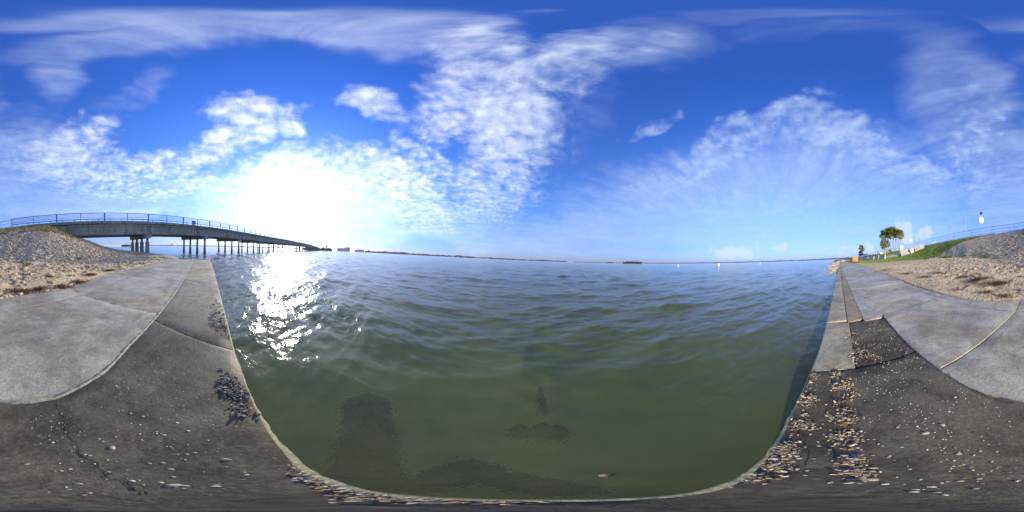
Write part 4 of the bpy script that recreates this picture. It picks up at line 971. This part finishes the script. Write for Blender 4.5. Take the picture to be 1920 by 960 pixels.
palm(1614.5, 482, 475, 105, 1.5, 'low bushy palm at the foot of the lone palm', 'small palms near the orange block', 0, .2)
palm(1619, 482, 467, 112, 1.3, 'thin palm beside the lone palm', 'small palms near the orange block', .2, .3)
palm(1669, 480, 472, 90, 1.2, 'tiny palm seen between the trunks of the group', G1, 0, .4)
palm(611.5, 473, 464, 560, 6.0, 'single palm silhouetted on the point beyond the bridge', None, 1.0, .2, 26)

def leafball(m, c, rad, n, s, squash=.8):
    for _ in range(n):
        v = Vector((random.gauss(0, 1), random.gauss(0, 1), random.gauss(0, 1))).normalized()*(random.random()**.4)
        p = c+Vector((v.x*rad, v.y*rad, v.z*rad*squash)); u_ = Vector((random.gauss(0, 1), random.gauss(0, 1), random.gauss(0, 1))).normalized(); w_ = u_.orthogonal().normalized(); k = s*random.uniform(.6, 1.4)
        m.add([p-u_*k*.5-w_*k*.35, p+u_*k*.5-w_*k*.3, p+u_*k*.4+w_*k*.4, p-u_*k*.4+w_*k*.3], [(0, 1, 2, 3)])
def tree(px, pyb, pyt, r, wpx, label, cat='tree', group=None, mat=M_LEAF, dens=1.0, z0=None, name='tree'):
    b = at(px, pyb, r); t = at(px, pyt, r); g = z0 if z0 is not None else min(b.z, gz(b.x, b.y)); H = t.z-g; W = wpx*.1875*math.pi/180*r
    o = tag(empty(name, (b.x, b.y, g)), label, cat, group); m = MB(); m.tube([(0, 0, -.3), (W*.03, 0, H*.35), (-W*.04, 0, H*.7)], [W*.06+.05, W*.04+.04, W*.02+.02], 7)
    for k in range(4): a = k*1.6+random.random(); m.tube([(0, 0, H*.3), (math.cos(a)*W*.25, math.sin(a)*W*.25, H*.62)], [W*.025+.03, .02], 5)
    m.build('trunk', M_TRUNK, o); m = MB()
    for k in range(7):
        a = random.uniform(0, 6.28); q = random.uniform(.05, .34)*W; h = random.uniform(.38, .82); leafball(m, Vector((math.cos(a)*q, math.sin(a)*q, H*h)), W*random.uniform(.16, .26), int(75*dens), W*.075, .7)
    leafball(m, Vector((0, 0, H*.78)), W*.22, int(90*dens), W*.07, .9); m.build('crown', mat, o); return o
for px, w_, t_, lab in ((1622, 7, 475, 'low dark bush right of the lone palm'), (1627, 7, 474.5, 'rounded bush between the lone palm and the white posts'), (1632, 6, 476, 'small bush left of the white posts'), (1638, 6, 476, 'small bush between the white posts'), (1611, 5, 479, 'tiny bush behind the orange block'), (1684, 5, 472, 'bush behind the right palm trunks'), (1644, 5, 477, 'small bush behind the third barrier')):
    tree(px, 483, t_, 120, w_, lab, 'bush', name='bush')
# cars parked behind the barriers are a few pixels: one white car shape by the bushes
cp = at(1624, 479.5, 108); gzc = gz(cp.x, cp.y); car = tag(empty('parked_car', (cp.x, cp.y, gzc), R(-20)), 'white parked car half hidden behind the pale barriers', 'car')
m = MB(); m.add([(x, y, z) for y in (-.85, .85) for x, z in ((-2.1, .35), (2.1, .35), (2.15, .8), (1.2, .95), (.6, 1.42), (-1.1, 1.45), (-1.9, .98), (-2.15, .8))], [tuple(range(8)), tuple(range(15, 7, -1))]+[(k, k+8, (k+1) % 8+8, (k+1) % 8) for k in range(8)]); m.build('car_body', M_WHITE, car)
for x in (-1.3, 1.3):
    for y in (-.88, .88): m = MB(); m.tube([(x, y-.08, .33), (x, y+.08, .33)], .33, 12); m.build('wheel', M_DARK, car)

# ------------------------------------------------------------------ far shore, islands, buildings, boats
def far(px, r, z=WZ):
    a, _ = azel(px, 480); return pol(a, r, z)
def shore_strip(name, label, px0, px1, r0, r1, h, sand=.6, mat=M_FARLEAF, n=2600, leaf=5.0, dep=60):
    """a low wooded shore far off: many leaf clumps on a low bank; nobody could count the trees"""
    m = MB(); bank = MB(); steps = max(60, int(abs(px1-px0)*.9)); vs = []
    for i in range(steps+1):
        f = i/steps; px = px0+(px1-px0)*f; r = r0+(r1-r0)*f+20*math.sin(f*23); ridge = h*(.28+.55*float(vnoise(f*70*abs(px1-px0)/200, 5.1))); vs += [tuple(far(px, r, WZ-.5)), tuple(far(px, r+6, sand*.5)), tuple(far(px, r+14, ridge)), tuple(far(px, r+dep+10, WZ-.5))]
    bank.add(vs, [(i*4+k, i*4+k+1, i*4+k+5, i*4+k+4) for i in range(steps) for k in range(3)])
    tag(bank.build('shore_terrain', mat), 'low wooded ground under '+label, kind='structure')
    for _ in range(n):
        f = random.random(); px = px0+(px1-px0)*f; r = r0+(r1-r0)*f+20*math.sin(f*23)+8+random.random()*dep*.7
        hh = h*(.45+.75*float(vnoise(f*90*abs(px1-px0)/200, 3.3)))*(.7+.6*float(vnoise(f*17, 8.8))); p = far(px, r, sand+hh*random.random()**.7)
        u_ = Vector((random.gauss(0, 1), random.gauss(0, 1), random.gauss(0, .7))).normalized(); w_ = u_.orthogonal().normalized(); k = leaf*random.uniform(.5, 1.3)
        m.add([p-u_*k*.5-w_*k*.35, p+u_*k*.5-w_*k*.3, p+u_*k*.4+w_*k*.4, p-u_*k*.4+w_*k*.3], [(0, 1, 2, 3)])
    return tag(m.build(name, mat), label, 'woods', kind='stuff')
shore_strip('far_woods', 'dark green wooded shore stretching across the middle of the horizon', 684, 1062, 1500, 2900, 21, .8, n=12000, leaf=7)
shore_strip('far_woods', 'faint low shore right of the far wooded shore', 1058, 1165, 4200, 4300, 14, .5, n=1200, leaf=12)
shore_strip('far_woods', 'thin dark line of land behind the buoys', 1206, 1490, 3600, 3000, 19, .5, n=4200, leaf=9)
shore_strip('far_woods', 'low shore rising toward the right end of the horizon', 1488, 1600, 3000, 2400, 18, .5, n=2200, leaf=9)
shore_strip('far_woods', 'low far shore seen under the bridge', 275, 560, 2600, 2600, 18, .5, n=4200, leaf=8)
shore_strip('far_woods', 'wooded point at the far end of the bridge', 568, 622, 470, 520, 9, .8, M_LEAF, n=3200, leaf=2.4, dep=40)
for i, (px, w_, t_) in enumerate(((576, 9, 461), (583, 9, 462), (590, 9, 463.5), (597, 9, 466), (604, 8, 468), (613, 7, 469), (618, 6, 470))):
    p = far(px, 500, .3); tree(px, 473, t_, 500, w_, ('tree', 'second tree', 'third tree', 'fourth tree', 'fifth tree', 'sixth tree', 'last and lowest tree')[i]+' from the bridge on the wooded point', group='trees on the point beyond the bridge', z0=.3, mat=M_LEAF)
# mangrove islands
def island(px0, px1, r, htop, label, n):
    c = far((px0+px1)/2, r, WZ); W = abs((far(px1, r)-far(px0, r)).length); o = tag(empty('mangrove_island', c, -math.atan2(c.x, c.y)), label, 'island')
    m = MB(); ring = [(math.cos(2*math.pi*k/24)*W*.53, math.sin(2*math.pi*k/24)*W*.25) for k in range(24)]
    m.add([(x, y, -.8) for x, y in ring]+[(x*.9, y*.9, .5) for x, y in ring], [(k, (k+1) % 24, (k+1) % 24+24, k+24) for k in range(24)]+[tuple(range(24, 48))]); m.build('sand_bank', M_ROCK, o)
    for i in range(n):
        m = MB(); x = (-.44+.88*(i+.5)/n)*W; h = htop*(.6+.5*random.random())*(1-.45*abs(2*x/W)**3); y = random.uniform(-.12, .12)*W
        for k in range(5): leafball(m, Vector((x+random.uniform(-.5, .5)*W/n, y+random.uniform(-1, 1)*W/n*.5, h*random.uniform(.3, .82))), W/n*.62, 60, W/n*.17, .75)
        leafball(m, Vector((x, y, h*.2)), W/n*.7, 60, W/n*.17, .5)
        m.build('tree_crown', M_LEAF, o)
island(1167, 1205, 620, 8.6, 'green tree-covered islet right of centre on the horizon', 8)
island(1138, 1149, 1500, 4.5, 'tiny low islet left of the green islet', 3)
island(228, 247, 480, 6.0, 'dark wooded islet seen under the bridge left of the first piles', 5)
# hotels
def block(name, px0, px1, r, storeys, h, label, depth=25, steps=None):
    a, b = far(px0, r, 0), far(px1, r, 0); W = (b-a).length; c = (a+b)/2; o = tag(empty(name, (c.x, c.y, 0), math.atan2((b-a).y, (b-a).x)), label, 'building')
    parts_ = steps or [(-.5, .5, 1.0)]
    for x0, x1, hf in parts_:
        H = h*hf; m = MB(); m.box(((x0+x1)/2*W, depth/2, H/2), ((x1-x0)*W, depth, H)); m.build('wall', M_HOTEL, o)
        m = MB(); m.box(((x0+x1)/2*W, depth/2, H+.5), ((x1-x0)*W+1, depth+1, 1.0)); m.build('roof', M_HOTEL, o)
        ns = max(1, int(storeys*hf)); nw = max(2, int((x1-x0)*W/7)); wm = None
        for s_ in range(ns):
            for q in range(nw):
                if wm is None:
                    m = MB(); m.box((0, 0, 0), ((x1-x0)*W/nw*.62, .5, H/ns*.5)); wo = m.build('window', M_WIN, o); wm = wo.data
                else: wo = bpy.data.objects.new('window', wm); COL.objects.link(wo); wo.parent = o
                wo.location = ((x0+(q+.5)*(x1-x0)/nw)*W, -.02, H*(s_+.5)/ns)
block('hotel', 631.5, 655.5, 1150, 8, 29, 'large pale waterfront hotel with a higher right end', steps=[(-.5, .12, .72), (.12, .5, 1.0)])
block('hotel', 664, 682, 1250, 5, 19, 'lower pale hotel right of the large one', steps=[(-.5, -.25, .8), (-.25, .5, 1.0)])
block('office_block', 320.5, 323.5, 2550, 9, 34, 'tiny tower on the far shore seen under the bridge', depth=16)
hs = [(693, 8), (766, 8), (772, 7), (846, 9), (850, 10), (859, 10), (893, 12), (897, 9), (913, 11), (917, 9), (946, 8), (990, 8), (831, 8), (1003, 7)]
for i, (px, wv) in enumerate(hs):
    f = (px-684)/378; r = 1480+1400*f; p = far(px, r, .5); sc = wv*(.7+f*.9); o = tag(empty('waterfront_house', p, -math.atan2(p.x, p.y)+random.uniform(-.3, .3)), 'tiny white waterfront house below the trees of the far shore', 'house', 'white houses along the far shore')
    m = MB(); m.box((0, 0, sc*.25), (sc*1.4, sc, sc*.5)); m.build('wall', M_HOUSE, o)
    m = MB(); a_, b_, h_ = sc*.75, sc*.55, sc*.5; m.add([(-a_, -b_, h_), (a_, -b_, h_), (a_, b_, h_), (-a_, b_, h_), (-a_*.8, 0, h_*1.6), (a_*.8, 0, h_*1.6)], [(0, 1, 5, 4), (2, 3, 4, 5), (1, 2, 5), (3, 0, 4), (3, 2, 1, 0)]); m.build('roof', M_HOUSE if i % 3 else M_ROOFT, o)
# a ferry-like white boat at the end of the far shore
p = far(1070, 2500, WZ); o = tag(empty('white_ship', p, -math.atan2(p.x, p.y)), 'long white ship at the right end of the far shore', 'ship')
Ls = 125; m = MB(); m.add([(-Ls/2+8, -7, -.5), (Ls/2-12, -7, -.5), (Ls/2-12, 7, -.5), (-Ls/2+8, 7, -.5), (-Ls/2, -9, 5), (Ls/2, -5, 6), (Ls/2, 5, 6), (-Ls/2, 9, 5)], [(3, 2, 1, 0), (4, 5, 6, 7), (0, 1, 5, 4), (1, 2, 6, 5), (2, 3, 7, 6), (3, 0, 4, 7)]); m.build('hull', M_WHITE, o)
m = MB(); m.box((-6, 0, 8), (70, 12, 6), bev=.5); m.box((-2, 0, 12), (40, 9, 3), bev=.5); m.build('superstructure', M_WHITE, o); m = MB(); m.bar((0, 0, 13), (0, 0, 22), .8); m.build('mast', M_WHITE, o)
# buoys
def buoy(px, pyb, r, h, label, post=False):
    p = far(px, r, WZ); o = tag(empty('marker_buoy', p), label, 'buoy', 'white marker buoys on the bay')
    m = MB(); m.tube([(0, 0, -.5), (0, 0, h*.15), (0, 0, h*.8), (0, 0, h*.95), (0, 0, h)], [h*.24, h*.26, h*.26, h*.2, h*.06], 14); m.build('buoy_body', M_WHITE, o, True)
    m = MB(); m.tube([(0, 0, -.1), (0, 0, h*.13)], h*.285, 14); m.build('waterline_band', M_DARK, o)
    m = MB(); m.tube([(0, 0, h*.5), (0, 0, h*.56)], h*.268, 14); m.build('buoy_stripe', M_BUOYO, o)
buoy(1272, 500, 95, 1.35, 'white buoy with a marker post just behind it'); buoy(1348, 501, 85, 1.75, 'largest white buoy, right of the one with the post')
buoy(1425, 497, 160, 1.5, 'smaller white buoy farther right on the bay'); buoy(1493, 494, 230, 1.5, 'farthest white buoy, toward the wall')
p = far(1274, 150, WZ); o = tag(empty('channel_marker', p), 'thin channel marker post standing behind a white buoy', 'post')
m = MB(); m.tube([(0, 0, -1), (0, 0, 2.9)], .12, 8); m.build('post', M_WOODP, o); m = MB(); m.box((0, 0, 2.7), (.7, .08, .7), bev=.02); m.build('marker_board', M_WHITE, o)
# bubble float near the wall
p = gp(1135, 892, WZ); o = MB(); 
v_, f_ = ICO2; o.add([(q.x*.022, q.y*.016, q.z*.008) for q in v_], f_); ob_ = o.build('water_bubble', M_SHELL, None, True); ob_.location = (p.x, p.y, WZ+.012); tag(ob_, 'small pale bubble floating on the dark water near the wall', 'bubble')
# gulls over the bridge
for i, (px, py) in enumerate(((547, 434), (552, 434.5))):
    p = at(px, py, 140); o = tag(empty('seagull', p, .6*i), ('left one of two tiny gulls above the bridge in the sun glare', 'right one of two tiny gulls above the bridge in the sun glare')[i], 'bird')
    m = MB(); m.tube([(-.28, 0, 0), (-.12, 0, .02), (.12, 0, .02), (.3, 0, -.02)], [.02, .09, .08, .02], 8); m.build('body', M_WHITE, o, True)
    for s_ in (-1, 1):
        m = MB(); m.add([(.1, 0, .03), (-.12, 0, .03), (-.08, s_*.4, .2), (.1, s_*.4, .2), (-.2, s_*.85, .08)], [(0, 1, 2, 3), (3, 2, 4)]); m.build('wing', M_GALV, o)

# ------------------------------------------------------------------ air
M_HAZE = bpy.data.materials.new('thin_sea_haze'); M_HAZE.use_nodes = True; M_HAZE.node_tree.nodes.clear(); hn = NT(M_HAZE.node_tree)
pv = hn.node('ShaderNodeVolumePrincipled'); pv.inputs['Color'].default_value = (0.86, 0.92, 1.0, 1); pv.inputs['Density'].default_value = 0.00006; pv.inputs['Anisotropy'].default_value = 0.35
ho = hn.node('ShaderNodeOutputMaterial'); hn.link(pv.outputs[0], ho.inputs['Volume'])
m = MB(); m.box((0, 0, 20), (54000, 54000, 48)); tag(m.build('haze', M_HAZE), 'thin pale sea haze over the bay', kind='stuff')
